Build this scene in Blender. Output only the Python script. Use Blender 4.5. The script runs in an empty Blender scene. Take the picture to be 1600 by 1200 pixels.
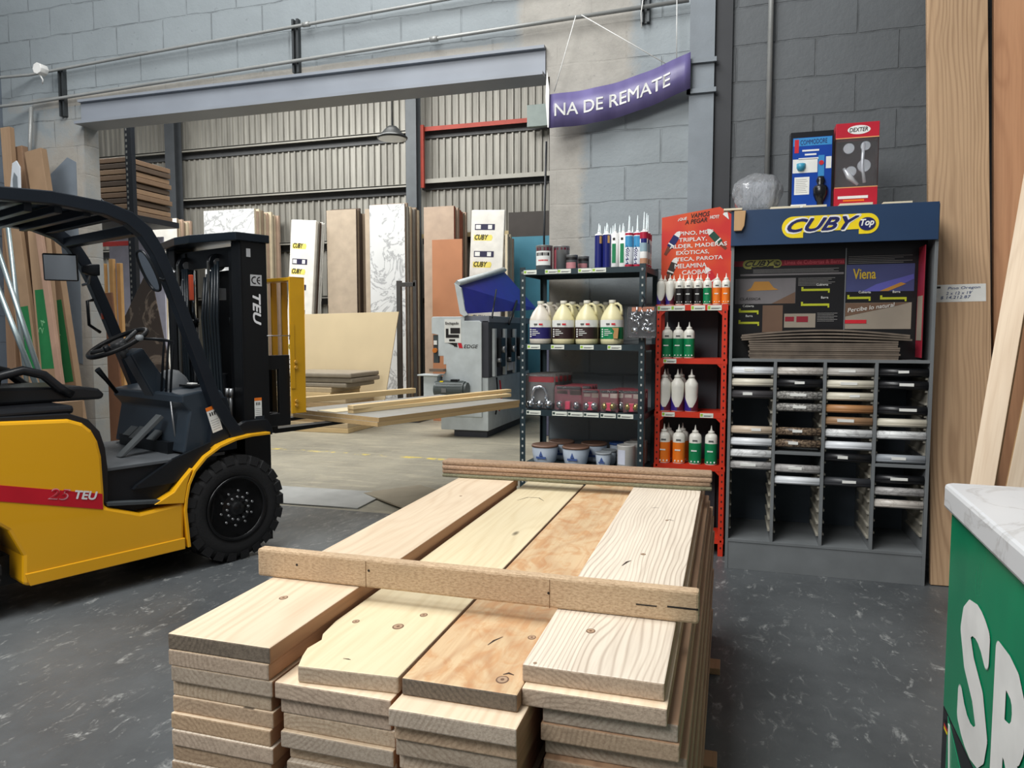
import bpy, bmesh, math, random
from mathutils import Vector, Matrix, noise as mnoise
random.seed(7)
S = bpy.context.scene
COL = S.collection
# ------------------------------------------------------------------ camera
FPX, EYE = 1130.0, 1.5
YAW, PIT = math.radians(16.8), math.radians(4.1)
cam = bpy.data.cameras.new('camera'); camo = bpy.data.objects.new('camera', cam); COL.objects.link(camo)
cam.sensor_fit = 'HORIZONTAL'; cam.sensor_width = 36.0; cam.lens = 36.0 * FPX / 1600.0
cam.clip_start = 0.05; cam.clip_end = 80
camo.location = (0, 0, EYE); camo.rotation_euler = (math.pi/2 - PIT, 0, YAW)
S.camera = camo
# ------------------------------------------------------------------ light and exposure
S.view_settings.view_transform = 'Standard'; S.view_settings.look = 'None'
S.view_settings.gamma = 1; S.view_settings.use_curve_mapping = False
S.view_settings.exposure = 0.0
W = bpy.data.worlds.new('world'); S.world = W; W.use_nodes = True
W.node_tree.nodes['Background'].inputs[0].default_value = (0.94, 0.97, 1.0, 1)
W.node_tree.nodes['Background'].inputs[1].default_value = 0.20
def area(name, loc, rot, sx, sy, power, col=(1, 1, 1)):
    l = bpy.data.lights.new(name, 'AREA'); l.shape = 'RECTANGLE'; l.size = sx; l.size_y = sy
    l.energy = power; l.color = col
    o = bpy.data.objects.new(name, l); COL.objects.link(o); o.location = loc; o.rotation_euler = rot
    o['kind'] = 'structure'
    return o
R = math.radians
area('skylight_front', (-2.5, 1.9, 6.8), (R(-3), R(-3), 0), 3.2, 3.6, 400, (1.0, 1.0, 0.985))
area('front_fill', (-3.2, -2.4, 5.8), (R(46), 0, R(-24)), 4.0, 2.4, 360, (1.0, 0.99, 0.97))  # unseen lamp added behind the camera to brighten front faces
area('skylight_back', (-6.5, 8.2, 6.7), (R(22), 0, 0), 7.5, 2.4, 620, (1.0, 0.985, 0.95))
area('skylight_back_left', (-10.5, 8.6, 6.4), (0, R(-22), 0), 2.6, 3.2, 210, (1.0, 0.99, 0.96))
# ------------------------------------------------------------------ pixel rays of the photograph, for measuring
_f = Vector((-math.sin(YAW)*math.cos(PIT), math.cos(YAW)*math.cos(PIT), -math.sin(PIT)))
_r = Vector((math.cos(YAW), math.sin(YAW), 0)); _u = _r.cross(_f); _c = Vector((0, 0, EYE))
def ray(x, y): return _f*FPX + _r*(x-800) + _u*(600-y)
def atY(x, y, Y): d = ray(x, y); return _c + d*(Y/d.y)
def atZ(x, y, z=0.0): d = ray(x, y); return _c + d*((z-EYE)/d.z)
# ------------------------------------------------------------------ mesh helpers
class G:
    def __init__(s): s.v = []; s.f = []; s.m = []; s.s = []
    def add(s, vs, fs, m=0, smooth=False, M=None):
        b = len(s.v)
        s.v += [tuple(M @ Vector(p)) if M else tuple(p) for p in vs]
        for f in fs: s.f.append([b+i for i in f]); s.m.append(m); s.s.append(smooth)
        return s
    def box(s, x0, x1, y0, y1, z0, z1, m=0, M=None):
        vs = [(x0,y0,z0),(x1,y0,z0),(x1,y1,z0),(x0,y1,z0),(x0,y0,z1),(x1,y0,z1),(x1,y1,z1),(x0,y1,z1)]
        return s.add(vs, [(0,3,2,1),(4,5,6,7),(0,1,5,4),(1,2,6,5),(2,3,7,6),(3,0,4,7)], m, False, M)
    def cyl(s, a, b, r, r2=None, n=16, m=0, cap=True, smooth=True):
        a = Vector(a); b = Vector(b); r2 = r if r2 is None else r2
        d = (b-a).normalized(); q = d.to_track_quat('Z', 'Y').to_matrix()
        vs = []
        for c, rr in ((a, r), (b, r2)):
            for i in range(n):
                t = 2*math.pi*i/n; vs.append(c + q @ Vector((rr*math.cos(t), rr*math.sin(t), 0)))
        s.add(vs, [(i, (i+1) % n, n+(i+1) % n, n+i) for i in range(n)], m, smooth)
        if cap: s.add(vs[:n], [tuple(range(n))[::-1]], m); s.add(vs[n:], [tuple(range(n))], m)
        return s
    def tube(s, pts, r, n=8, m=0, closed=False):
        pts = [Vector(p) for p in pts]; N = len(pts); vs = []
        up = None
        for i, p in enumerate(pts):
            a = pts[i-1] if (i or closed) else p; b = pts[(i+1) % N] if (i < N-1 or closed) else p
            t = (b-a).normalized()
            if up is None: up = Vector((0,0,1)) if abs(t.z) < .9 else Vector((1,0,0))
            x = t.cross(up).normalized(); y = x.cross(t).normalized(); up = y
            rr = r[i] if isinstance(r, (list, tuple)) else r
            for k in range(n):
                w = 2*math.pi*k/n; vs.append(p + x*rr*math.cos(w) + y*rr*math.sin(w))
        fs = []
        for i in range(N if closed else N-1):
            j = (i+1) % N
            fs += [(i*n+k, i*n+(k+1) % n, j*n+(k+1) % n, j*n+k) for k in range(n)]
        s.add(vs, fs, m, True)
        if not closed: s.add(vs[:n], [tuple(range(n))], m); s.add(vs[-n:], [tuple(range(n))], m)
        return s
    def lathe(s, prof, c=(0,0,0), n=20, m=0, M=None, smooth=True):
        vs = []; c = Vector(c)
        for r, z in prof:
            for i in range(n):
                t = 2*math.pi*i/n; vs.append(c + Vector((r*math.cos(t), r*math.sin(t), z)))
        fs = [(j*n+i, j*n+(i+1) % n, (j+1)*n+(i+1) % n, (j+1)*n+i) for j in range(len(prof)-1) for i in range(n)]
        s.add(vs, fs, m, smooth, M)
        if prof[0][0] > 1e-5: s.add(vs[:n], [tuple(range(n))], m, False, M)
        if prof[-1][0] > 1e-5: s.add(vs[-n:], [tuple(range(n))], m, False, M)
        return s
    def prism(s, poly, ax, a, b, m=0, M=None, smooth=False):
        def P(p, t): return {'x': (t, p[0], p[1]), 'y': (p[0], t, p[1]), 'z': (p[0], p[1], t)}[ax]
        n = len(poly); vs = [P(p, a) for p in poly] + [P(p, b) for p in poly]
        s.add(vs, [tuple(range(n)), tuple(range(2*n-1, n-1, -1))], m, False, M)
        return s.add(vs, [(i, (i+1) % n, n+(i+1) % n, n+i) for i in range(n)], m, smooth, M)
    def strip(s, path, w, ax, a, b, m=0):
        L = []; Rr = []
        for i, p in enumerate(path):
            q0 = path[max(0, i-1)]; q1 = path[min(len(path)-1, i+1)]
            dx, dy = q1[0]-q0[0], q1[1]-q0[1]; l = math.hypot(dx, dy) or 1
            ww = w[i] if isinstance(w, (list, tuple)) else w
            L.append((p[0]-dy/l*ww/2, p[1]+dx/l*ww/2)); Rr.append((p[0]+dy/l*ww/2, p[1]-dx/l*ww/2))
        for i in range(len(path)-1): s.prism([L[i], L[i+1], Rr[i+1], Rr[i]], ax, a, b, m)
        return s
    def shift(s, d):
        s.v = [(x+d[0], y+d[1], z+d[2]) for x, y, z in s.v]; return s
    def mesh(s, name, mats):
        me = bpy.data.meshes.new(name); me.from_pydata(s.v, [], s.f)
        for mt in mats: me.materials.append(mt)
        me.polygons.foreach_set('material_index', s.m); me.polygons.foreach_set('use_smooth', s.s)
        bm = bmesh.new(); bm.from_mesh(me)
        bmesh.ops.remove_doubles(bm, verts=bm.verts, dist=1e-5)
        bmesh.ops.recalc_face_normals(bm, faces=bm.faces); bm.to_mesh(me); bm.free()
        return me
    def ob(s, name, mats, parent=None, bevel=0, loc=None):
        if not isinstance(mats, (list, tuple)): mats = [mats]
        o = bpy.data.objects.new(name, s.mesh(name, mats)); COL.objects.link(o)
        if parent: o.parent = parent
        if loc: o.location = loc
        if bevel:
            b = o.modifiers.new('bevel', 'BEVEL'); b.width = bevel; b.segments = 2; b.limit_method = 'ANGLE'; b.angle_limit = 0.7
            b.harden_normals = False
        return o
def tag(o, label, cat, group=None):
    o['label'] = label; o['category'] = cat
    if group: o['group'] = group
    return o
def thing(name, label, cat, loc=(0,0,0), rz=0, group=None, rot=None):
    o = bpy.data.objects.new(name, None); COL.objects.link(o); o.empty_display_size = .05
    o.location = loc; o.rotation_euler = rot or (0, 0, rz)
    return tag(o, label, cat, group)
def struct(o): o['kind'] = 'structure'; return o
def dup(root, loc, rz=None, label=None, group=None):
    r = root.copy(); COL.objects.link(r); r.location = loc
    if rz is not None: r.rotation_euler = (0, 0, rz)
    if label: r['label'] = label
    if group: r['group'] = group
    for ch in list(root.children):
        c = ch.copy(); COL.objects.link(c); c.parent = r
        for g in list(ch.children):
            d = g.copy(); COL.objects.link(d); d.parent = c
    return r
def txt(s, mat, parent, o, r, u, h, w=None, bold=.02, shear=0, name='lettering', center=False, depth=.0012, rough=1.0):
    cu = bpy.data.curves.new('t', 'FONT'); cu.body = s; cu.size = 1; cu.extrude = 0; cu.offset = 0; cu.shear = shear
    cu.resolution_u = 3; cu.space_line = rough
    t = bpy.data.objects.new('t', cu); COL.objects.link(t)
    bpy.context.view_layer.update()
    me = bpy.data.meshes.new_from_object(t.evaluated_get(bpy.context.evaluated_depsgraph_get()))
    bpy.data.objects.remove(t); bpy.data.curves.remove(cu)
    xs = [v.co.x for v in me.vertices]; ys = [v.co.y for v in me.vertices]
    if not xs: return None
    x0, x1, y0, y1 = min(xs), max(xs), min(ys), max(ys)
    ky = h/(y1-y0); kx = w/(x1-x0) if w else ky
    o = Vector(o); r = Vector(r).normalized(); u = Vector(u).normalized(); nn = r.cross(u).normalized()
    cx = (x1+x0)/2 if center else x0
    for v in me.vertices: v.co = o + r*((v.co.x-cx)*kx) + u*((v.co.y-y0)*ky) + nn*depth
    if bold > .005:   # thicken the strokes by shifted copies of the letters
        bm = bmesh.new(); bm.from_mesh(me); n0 = list(bm.faces); hh = bold*h*1.1
        nc = 24 if h > .2 else 8
        for i in range(nc):
            a = 2*math.pi*i/nc; r_ = bmesh.ops.duplicate(bm, geom=n0)
            dv = r*hh*math.cos(a) + u*hh*math.sin(a) + nn*(.00001*i)
            for e in r_['geom']:
                if isinstance(e, bmesh.types.BMVert): e.co += dv
        bm.to_mesh(me); bm.free()
    me.name = name; me.materials.clear(); me.materials.append(mat)
    for p in me.polygons: p.use_smooth = False
    ob = bpy.data.objects.new(name, me); COL.objects.link(ob); ob.parent = parent
    return ob
# ------------------------------------------------------------------ materials
def lin(c):
    c = [x/255.0 for x in c]
    return tuple((x/12.92 if x <= .04045 else ((x+.055)/1.055)**2.4) for x in c) + (1,)
_M = {}
class N:
    """small node-graph writer"""
    def __init__(s, name):
        s.mat = bpy.data.materials.new(name); s.mat.use_nodes = True; s.t = s.mat.node_tree; s.b = s.t.nodes['Principled BSDF']
    def n(s, typ, **k):
        nd = s.t.nodes.new(typ)
        for a, v in k.items(): setattr(nd, a, v)
        return nd
    def put(s, sock, v):
        if isinstance(v, bpy.types.NodeSocket): s.t.links.new(v, sock)
        elif v is not None: sock.default_value = v
    def obj(s): return s.n('ShaderNodeTexCoord').outputs['Object']
    def math(s, op, a, b=None, c=None):
        nd = s.n('ShaderNodeMath', operation=op)
        s.put(nd.inputs[0], a)
        if b is not None: s.put(nd.inputs[1], b)
        if c is not None: s.put(nd.inputs[2], c)
        return nd.outputs[0]
    def sep(s, v):
        nd = s.n('ShaderNodeSeparateXYZ'); s.put(nd.inputs[0], v); return nd.outputs
    def comb(s, x, y, z):
        nd = s.n('ShaderNodeCombineXYZ')
        for i, q in enumerate((x, y, z)): s.put(nd.inputs[i], q)
        return nd.outputs[0]
    def scale(s, v, sc, off=None):
        nd = s.n('ShaderNodeMapping'); s.put(nd.inputs['Vector'], v); nd.inputs['Scale'].default_value = sc
        if off is not None: s.put(nd.inputs['Location'], off)
        return nd.outputs[0]
    def noise(s, v, sc=5, det=3, rough=.5, dist=0):
        nd = s.n('ShaderNodeTexNoise'); s.put(nd.inputs['Vector'], v)
        nd.inputs['Scale'].default_value = sc; nd.inputs['Detail'].default_value = det
        nd.inputs['Roughness'].default_value = rough; nd.inputs['Distortion'].default_value = dist
        return nd.outputs['Fac']
    def ramp(s, f, stops):
        nd = s.n('ShaderNodeValToRGB'); s.put(nd.inputs[0], f); e = nd.color_ramp.elements
        while len(e) < len(stops): e.new(.5)
        for i, (p, c) in enumerate(stops):
            e[i].position = p; e[i].color = c if len(c) == 4 else tuple(c)+(1,)
        return nd.outputs[0]
    def mr(s, f, a, b, c=0, d=1):
        nd = s.n('ShaderNodeMapRange'); s.put(nd.inputs[0], f)
        for i, q in enumerate((a, b, c, d)): nd.inputs[i+1].default_value = q
        return nd.outputs[0]
    def mix(s, f, a, b):
        nd = s.n('ShaderNodeMix', data_type='RGBA'); s.put(nd.inputs[0], f); s.put(nd.inputs[6], a); s.put(nd.inputs[7], b)
        return nd.outputs[2]
    def bump(s, h, st=.3, dist=.01):
        nd = s.n('ShaderNodeBump'); nd.inputs['Strength'].default_value = st; nd.inputs['Distance'].default_value = dist
        s.put(nd.inputs['Height'], h); s.t.links.new(nd.outputs[0], s.b.inputs['Normal'])
    def fin(s, col=None, rough=.5, metal=0, **k):
        s.put(s.b.inputs['Base Color'], col); s.put(s.b.inputs['Roughness'], rough); s.put(s.b.inputs['Metallic'], metal)
        for a, v in k.items(): s.put(s.b.inputs[a.replace('_', ' ')], v)
        return s.mat
def mat(name, rgb, rough=.5, metal=0, var=.06, sc=6, bump=0, **k):
    if name in _M: return _M[name]
    g = N(name); c = lin(rgb); v = g.noise(g.obj(), sc, 3)
    lo = tuple(max(0, x*(1-var*2)) for x in c[:3])+(1,); hi = tuple(min(1, x*(1+var)) for x in c[:3])+(1,)
    if bump: g.bump(g.noise(g.obj(), sc*14, 2), bump, .004)
    _M[name] = g.fin(g.ramp(v, [(.3, lo), (.7, hi)]), rough, metal, **k)
    return _M[name]
def wood(name, base, dark, axis='y', ring=9, xr=26, knot=True, contrast=.55, rough=.62, blotch=None, stretch=.13, fine=.12, bsc=5.0, lpow=2.6):
    """procedural sawn timber: contour rings drawn out along the board, fine fibres, knots"""
    g = N(name); o = g.obj(); oi = g.n('ShaderNodeObjectInfo').outputs['Random']
    off = g.math('MULTIPLY', oi, 37.0); offv = g.comb(off, g.math('MULTIPLY', oi, 11.0), off)
    i = 'xyz'.index(axis); sc = [1, 1, 1]; sc[i] = stretch
    v = g.scale(o, tuple(sc), offv)
    n1 = g.noise(v, 4.2, 2.0, .45)
    xs = g.sep(g.scale(o, (1,1,1), offv)); across = xs[0] if axis != 'x' else xs[1]
    vor = g.n('ShaderNodeTexVoronoi'); ks = [3.4, 3.4, 3.4]; ks[i] = 1.15
    g.put(vor.inputs['Vector'], g.scale(o, tuple(ks), offv)); vor.inputs['Scale'].default_value = 1.0
    kd = vor.outputs['Distance']
    kn = g.mr(kd, .0, .34, 1, 0)
    n0 = g.noise(v, 1.6, 1.5, .4)
    f = g.math('ADD', g.math('ADD', g.math('MULTIPLY', n1, ring), g.math('MULTIPLY', n0, ring*1.3)), g.math('MULTIPLY', across, xr))
    if knot: f = g.math('ADD', f, g.math('MULTIPLY', g.math('POWER', kn, 2.0), 1.6))
    r = g.math('SINE', g.math('MULTIPLY', f, 6.283))
    r = g.math('POWER', g.mr(r, -1, 1, 0, 1), lpow)
    r = g.math('MULTIPLY', r, g.mr(n1, .3, .65, .35, 1))
    fs = [60, 60, 60]; fs[i] = 2.2
    fib = g.noise(g.scale(o, tuple(fs), offv), 1.5, 3)
    tone = g.noise(v, 2.2, 3)
    B = lin(base); D = lin(dark)
    hi = tuple(min(1, x*1.12) for x in B[:3])+(1,); lo = tuple(x*.84 for x in B[:3])+(1,)
    c = g.ramp(tone, [(.3, lo), (.7, hi)])
    if blotch:
        bs = [1.4, 1.4, 1.4]; bs[i] = .8
        bn = g.noise(g.scale(o, tuple(bs), offv), bsc, 4, .6, 1.2)
        c = g.mix(g.mr(bn, .45, .62, 0, .85), c, lin(blotch))
    c = g.mix(g.math('MULTIPLY', r, contrast), c, D)
    c = g.mix(g.mr(fib, .45, .75, 0, fine*2.2), c, D)
    if knot: c = g.mix(g.mr(kd, .045, .062, .9, 0), c, lin(tuple(x*.45 for x in dark)))
    var = g.n('ShaderNodeHueSaturation'); g.put(var.inputs['Value'], g.mr(oi, 0, 1, .88, 1.08)); g.put(var.inputs['Color'], c)
    g.bump(g.math('ADD', fib, g.math('MULTIPLY', r, .3)), .18, .002)
    return g.fin(var.outputs[0], rough)
def endgrain(name, base, dark):
    g = N(name); o = g.obj(); oi = g.n('ShaderNodeObjectInfo').outputs['Random']
    off = g.comb(g.math('MULTIPLY', g.math('SUBTRACT', g.math('FRACT', g.math('MULTIPLY', oi, 5.7)), .5), .5), 0, g.math('SUBTRACT', g.math('MULTIPLY', oi, .5), .25))
    s_ = g.sep(g.scale(o, (1, 0, 1), off))
    d = g.math('SQRT', g.math('ADD', g.math('MULTIPLY', s_[0], s_[0]), g.math('MULTIPLY', s_[2], s_[2])))
    n = g.noise(o, 16, 2)
    r = g.math('SINE', g.math('ADD', g.math('MULTIPLY', d, 560), g.math('MULTIPLY', n, 14)))
    c = g.mix(g.math('MULTIPLY', g.mr(r, -.2, 1, 0, .5), g.mr(g.noise(o, 5, 2), .35, .65, .1, 1)), lin(base), lin(dark))
    sp = g.noise(o, 130, 3, .7)
    c = g.mix(g.mr(sp, .42, .68, 0, .55), c, lin(dark))
    bl = g.noise(o, 9, 3); c = g.mix(g.mr(bl, .5, .75, 0, .5), c, lin(tuple(x*.78 for x in base)))
    vo = g.n('ShaderNodeTexVoronoi'); g.put(vo.inputs['Vector'], g.scale(o, (9, 0, 3), off)); vo.inputs['Scale'].default_value = 1
    c = g.mix(g.mr(vo.outputs['Distance'], .03, .06, .85, 0), c, lin((60, 45, 30)))
    var = g.n('ShaderNodeHueSaturation'); g.put(var.inputs['Value'], g.mr(oi, 0, 1, .80, 1.08)); g.put(var.inputs['Color'], c)
    g.put(var.inputs['Saturation'], g.mr(g.math('FRACT', g.math('MULTIPLY', oi, 7.3)), 0, 1, .70, 1.0))
    g.bump(sp, .35, .003)
    return g.fin(var.outputs[0], .85)
def boxmask(g, xs, cx, cz, hx, hz, n, soft=.12, amp=.40):
    a = g.math('DIVIDE', g.math('ABSOLUTE', g.math('SUBTRACT', xs[0], cx)), hx)
    b = g.math('DIVIDE', g.math('ABSOLUTE', g.math('SUBTRACT', xs[2], cz)), hz)
    m = g.math('ADD', g.math('MAXIMUM', a, b), g.math('MULTIPLY', g.math('SUBTRACT', n, .5), amp*2))
    return g.mr(m, 1-soft, 1+soft, 1, 0)
def blockwall(name, paint, patches=(), zoff=.0, conc=(168, 164, 156), mort=.9):
    g = N(name); o = g.obj(); xs = g.sep(o)
    wob = g.noise(o, 3.0, 3); wz = g.math('ADD', xs[2], g.math('MULTIPLY', g.math('SUBTRACT', wob, .5), .04))
    br = g.n('ShaderNodeTexBrick'); br.offset = .5
    g.put(br.inputs['Vector'], g.comb(xs[0], g.math('ADD', wz, zoff), 0))
    br.inputs['Scale'].default_value = 1; br.inputs['Brick Width'].default_value = .5; br.inputs['Row Height'].default_value = .25
    br.inputs['Mortar Size'].default_value = .007; br.inputs['Mortar Smooth'].default_value = .35
    m = br.outputs['Fac']
    big = g.noise(o, .9, 4, .6); sm = g.noise(o, 26, 4, .65); mid = g.noise(o, 3.2, 8, .72)
    P = lin(paint); c = g.ramp(big, [(.3, tuple(x*.86 for x in P[:3])), (.7, tuple(x*1.12 for x in P[:3]))])
    crack = g.math('MULTIPLY', m, g.mr(g.noise(o, 7, 3), .38, .62, 0, 1))
    c = g.mix(g.math('MULTIPLY', crack, .5*mort), c, lin(tuple(x*.55 for x in paint)))
    allm = None
    for (cx, cz, hx, hz) in patches:
        k = boxmask(g, xs, cx, cz, hx, hz, mid)
        allm = k if allm is None else g.math('MAXIMUM', allm, k)
    if allm is not None:
        C = lin(conc); cc = g.ramp(mid, [(.25, tuple(x*.72 for x in C[:3])), (.7, tuple(x*1.1 for x in C[:3]))])
        c = g.mix(allm, c, cc)
        m = g.math('MULTIPLY', m, g.math('SUBTRACT', 1, g.math('MULTIPLY', allm, .9)))
    c = g.mix(g.mr(sm, .66, .72, 0, .35), c, lin(tuple(x*.6 for x in paint)))
    h = g.math('SUBTRACT', g.math('MULTIPLY', g.noise(o, 11, 5, .7), .5), g.math('MULTIPLY', m, g.mr(g.noise(o, 5, 2), .3, .65, .25, 1.3)))
    g.bump(h, .75, .012)
    return g.fin(c, .62)
def floormat(name, base, light, scuff, rough=(.35, .6), yellow=False):
    g = N(name); o = g.obj()
    a = g.noise(o, .7, 5, .65); b = g.noise(g.scale(o, (5, 2.4, 1)), 3.0, 6, .75, .6); c2 = g.noise(o, 34, 3, .7)
    B = lin(base); c = g.ramp(a, [(.3, tuple(x*.7 for x in B[:3])), (.7, lin(light))])
    c = g.mix(g.math('MULTIPLY', g.mr(b, .56, .66, 0, .75), g.mr(g.noise(o, 17, 4, .7), .42, .6, .15, 1)), c, lin(scuff))
    c = g.mix(g.mr(g.noise(g.scale(o, (1, 2.5, 1)), 12, 2, .8), .72, .75, 0, .5), c, lin(scuff))
    c = g.mix(g.mr(g.math('MULTIPLY', c2, g.noise(o, 2.2, 2)), .40, .46, 0, .5), c, lin(scuff))
    if yellow:
        xs = g.sep(o)
        ln = g.math('ABSOLUTE', g.math('SUBTRACT', xs[1], g.math('ADD', 7.7, g.math('MULTIPLY', xs[0], -.05))))
        k = g.math('MULTIPLY', g.mr(ln, .03, .07, 1, 0), g.mr(g.noise(o, 3.2, 5, .8), .50, .58, 0, .85))
        c = g.mix(k, c, lin((225, 200, 70)))
        # brush marks and worn dusty patches
        c = g.mix(g.mr(g.noise(g.scale(o, (1.2, 6, 1)), 1.4, 5, .7), .5, .7, 0, .5), c, lin((196, 186, 160)))
    g.bump(g.noise(o, 40, 4), .12, .003)
    return g.fin(c, g.mr(b, .3, .7, rough[1], rough[0]))
BLACK = mat('black_painted_steel', (24, 28, 33), .38, .3)
FBLACK = mat('forklift_black_paint', (30, 37, 46), .34, .35)
RUB = mat('tyre_rubber', (20, 21, 23), .72, 0, bump=.3)
YEL = mat('forklift_yellow_paint', (228, 168, 24), .28, 0, var=.02, sc=1.5, Coat_Weight=.4)
YEL2 = mat('backrest_yellow_paint', (214, 160, 24), .42, 0, var=.06, sc=3)
CHR = mat('chrome', (215, 218, 222), .12, 1, var=.02)
STEEL = mat('dull_steel', (150, 152, 154), .4, .8)
GREY = mat('cabinet_grey_laminate', (114, 118, 120), .5)
WHITE = mat('white_plastic', (235, 235, 232), .45)
PAPER = mat('paper_white', (232, 233, 228), .75)
NAVY = mat('navy_ink', (20, 26, 92), .45)
REDP = mat('red_paint', (205, 52, 28), .4)
RED = mat('red_print', (200, 30, 45), .45)
GREEN = mat('green_print', (10, 128, 78), .4)
ORANGE = mat('orange_print', (238, 122, 28), .45)
MAROON = mat('maroon_print', (95, 25, 45), .5)
INK = mat('black_print', (22, 18, 18), .5)
YPR = mat('yellow_print', (245, 216, 20), .45)
CREAM = mat('cream_plastic', (232, 226, 196), .42)
CLEAR = N('clear_blister_plastic').fin((.95, .96, .98, 1), .04, 0, Transmission_Weight=.96, IOR=1.14)
def ordn(i): return ['top', 'second', 'third', 'fourth', 'fifth', 'sixth', 'seventh', 'eighth', 'ninth', 'tenth', 'eleventh', 'twelfth', 'thirteenth', 'fourteenth', 'fifteenth', 'sixteenth', 'seventeenth', 'eighteenth', 'nineteenth', 'twentieth'][i]
def fromfront(i): return 'frontmost' if i == 0 else ordn(i)
def roughsawn(name, base, dark, axis='x'):
    g = N(name); o = g.obj(); fs = [220, 220, 220]; fs['xyz'.index(axis)] = 90
    a = g.noise(g.scale(o, tuple(fs)), 1, 3, .7); b = g.noise(o, 7, 4)
    c = g.mix(g.mr(a, .42, .66, 0, .8), lin(base), lin(dark)); c = g.mix(g.mr(b, .5, .75, 0, .35), c, lin(tuple(x*.8 for x in base)))
    g.bump(a, .5, .003)
    return g.fin(c, .9)
# ================================================================== SETTING
WY = 5.3
FL1 = floormat('dark_painted_floor', (74, 78, 81), (98, 102, 104), (172, 174, 172), (.3, .55))
FL2 = floormat('worn_concrete_floor', (146, 142, 128), (166, 160, 142), (136, 130, 114), (.45, .7), True)
struct(G().box(-9, 4, -4, WY+.05, -.1, 0).ob('floor', FL1))
struct(G().box(-14, 4, WY+.05, 13.4, -.1, 0).ob('floor', FL2))
WA = blockwall('grey_painted_block', (142, 150, 154), [(-1.12, 3.62, .42, .45), (-1.36, 2.4, .30, 1.2), (-3.9, 3.60, 2.3, .05), (-5.95, 1.45, .30, 1.9)], zoff=.06)
WB = blockwall('darker_grey_block', (92, 96, 99), [], zoff=.06)  # darker grey tone over the whole right wall
XL, XR, ZB = -5.66, -1.31, 3.37
g = G()
for (a, b, c, d) in ((-7.4, XL, 0, 7), (XL, XR, ZB, 7), (XR, -.14, 0, 7)): g.box(a, b, WY, WY+.16, c, d)
struct(g.ob('wall_middle', WA))
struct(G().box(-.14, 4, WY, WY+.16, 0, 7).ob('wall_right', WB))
struct(G().box(-6.78, -6.62, -1, WY, 0, 7).ob('wall_left', blockwall('side_wall_paint', (104, 113, 124), [], zoff=.1)))
# the two recesses left unpainted and the grey patch brushed on the left pier
# steel pilaster, dark strip, beam over the opening
PST = mat('pilaster_paint', (126, 134, 141), .55, 0, bump=.15)
g = G(); g.box(-.31, -.145, WY-.06, WY, 0, 7)
p = struct(g.ob('trim_1', PST))
g = G(); g.box(-.325, -.13, WY-.085, WY-.062, 3.13, 3.16).box(-.325, -.13, WY-.085, WY-.062, 3.33, 3.36).box(-.325, -.30, WY-.085, WY-.062, 3.13, 3.36)
g.ob('joint_plate', PST, p)
struct(G().box(-.142, -.03, WY-.03, WY, 0, 7).ob('trim_2', mat('dark_strip', (48, 50, 54), .6)))  # flush strip, darker than the pilaster and the wall beside it
BM = mat('beam_paint', (142, 148, 157), .5, 0, sc=2, bump=.1)
g = G().box(-5.66, XR-.03, WY-.02, WY+.02, ZB+.005, ZB+.2).box(-5.66, XR-.03, WY-.10, WY+.14, ZB-.012, ZB+.012).box(-5.66, XR-.03, WY-.055, WY+.01, ZB+.19, ZB+.212)
struct(g.ob('trim_3', BM))
PP = mat('grey_brushed_patch', (120, 130, 140), .6)
g = G().prism([(-6.12, 1.3), (-5.78, 1.2), (-5.76, 3.05), (-5.86, 3.1), (-6.08, 2.95), (-6.14, 2.2)], 'y', WY-.004, WY-.0005)
struct(g.ob('trim_4', PP))
# --------------------------------------------------- corrugated back wall
BY = 13.0
CORR = N('corrugated_sheet')
_o = CORR.obj(); _s = CORR.sep(_o)
_n = CORR.noise(CORR.scale(_o, (7, 1, .35)), 1.0, 4, .7)
_cc = CORR.ramp(_n, [(.25, lin((104, 102, 96))), (.6, lin((156, 154, 146))), (.8, lin((178, 177, 170)))])
CORRM = CORR.fin(_cc, .5, .25)
g = G(); x = -14.0; prof = []
while x < -1.0:
    prof += [(x, 0), (x+.075, 0), (x+.09, -.035), (x+.12, -.035)]; x += .135
vs = []; fs = []
for (px, dy) in prof: vs += [(px, BY+dy, 0), (px, BY+dy, 6.8)]
for i in range(len(prof)-1): fs.append((2*i, 2*i+2, 2*i+3, 2*i+1))
g.add(vs, fs); struct(g.ob('wall_back', CORRM))
GR = mat('girt_steel', (150, 148, 140), .5, .3, sc=3); GRD = mat('dark_girt', (70, 72, 74), .5)
for i, z in enumerate((2.2, 3.28, 4.28, 5.28)):
    g = G().box(-14, -5.9, BY-.22, BY-.04, z, z+.025, 0).box(-14, -5.9, BY-.06, BY-.04, z-.14, z, 1).box(-14, -5.9, BY-.22, BY-.21, z-.03, z+.02, 0)
    struct(g.ob('trim_%d' % (5+i), [GR, GRD]))
RST = mat('rust_red_primer', (168, 58, 40), .55)
for i, (z, mt) in enumerate(((2.2, GR), (3.32, mat('timber_girt', (190, 172, 130), .6)), (4.34, GR), (5.3, RST))):
    g = G().box(-5.7, -2.0, BY-.22, BY-.04, z, z+.03, 0).box(-5.7, -2.0, BY-.06, BY-.04, z-.14, z, 1).box(-5.7, -2.0, BY-.225, BY-.21, z-.05, z+.02, 0)
    struct(g.ob('trim_%d' % (10+i), [mt, GRD]))
COLM = mat('column_grey', (88, 94, 98), .5, .1)
def hcol(name, x, y, w, z1, m):
    g = G().box(x-w/2, x+w/2, y, y+.015, 0, z1).box(x-w/2, x+w/2, y+.2, y+.215, 0, z1).box(x-.01, x+.01, y+.015, y+.2, 0, z1)
    return struct(g.ob(name, m))
hcol('trim_20', -5.75, BY-.44, .21, 6.8, COLM)
hcol('trim_21', atY(267, 300, BY-.44).x, BY-.44, .24, 6.8, mat('column_dark', (66, 70, 74), .5))
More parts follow.
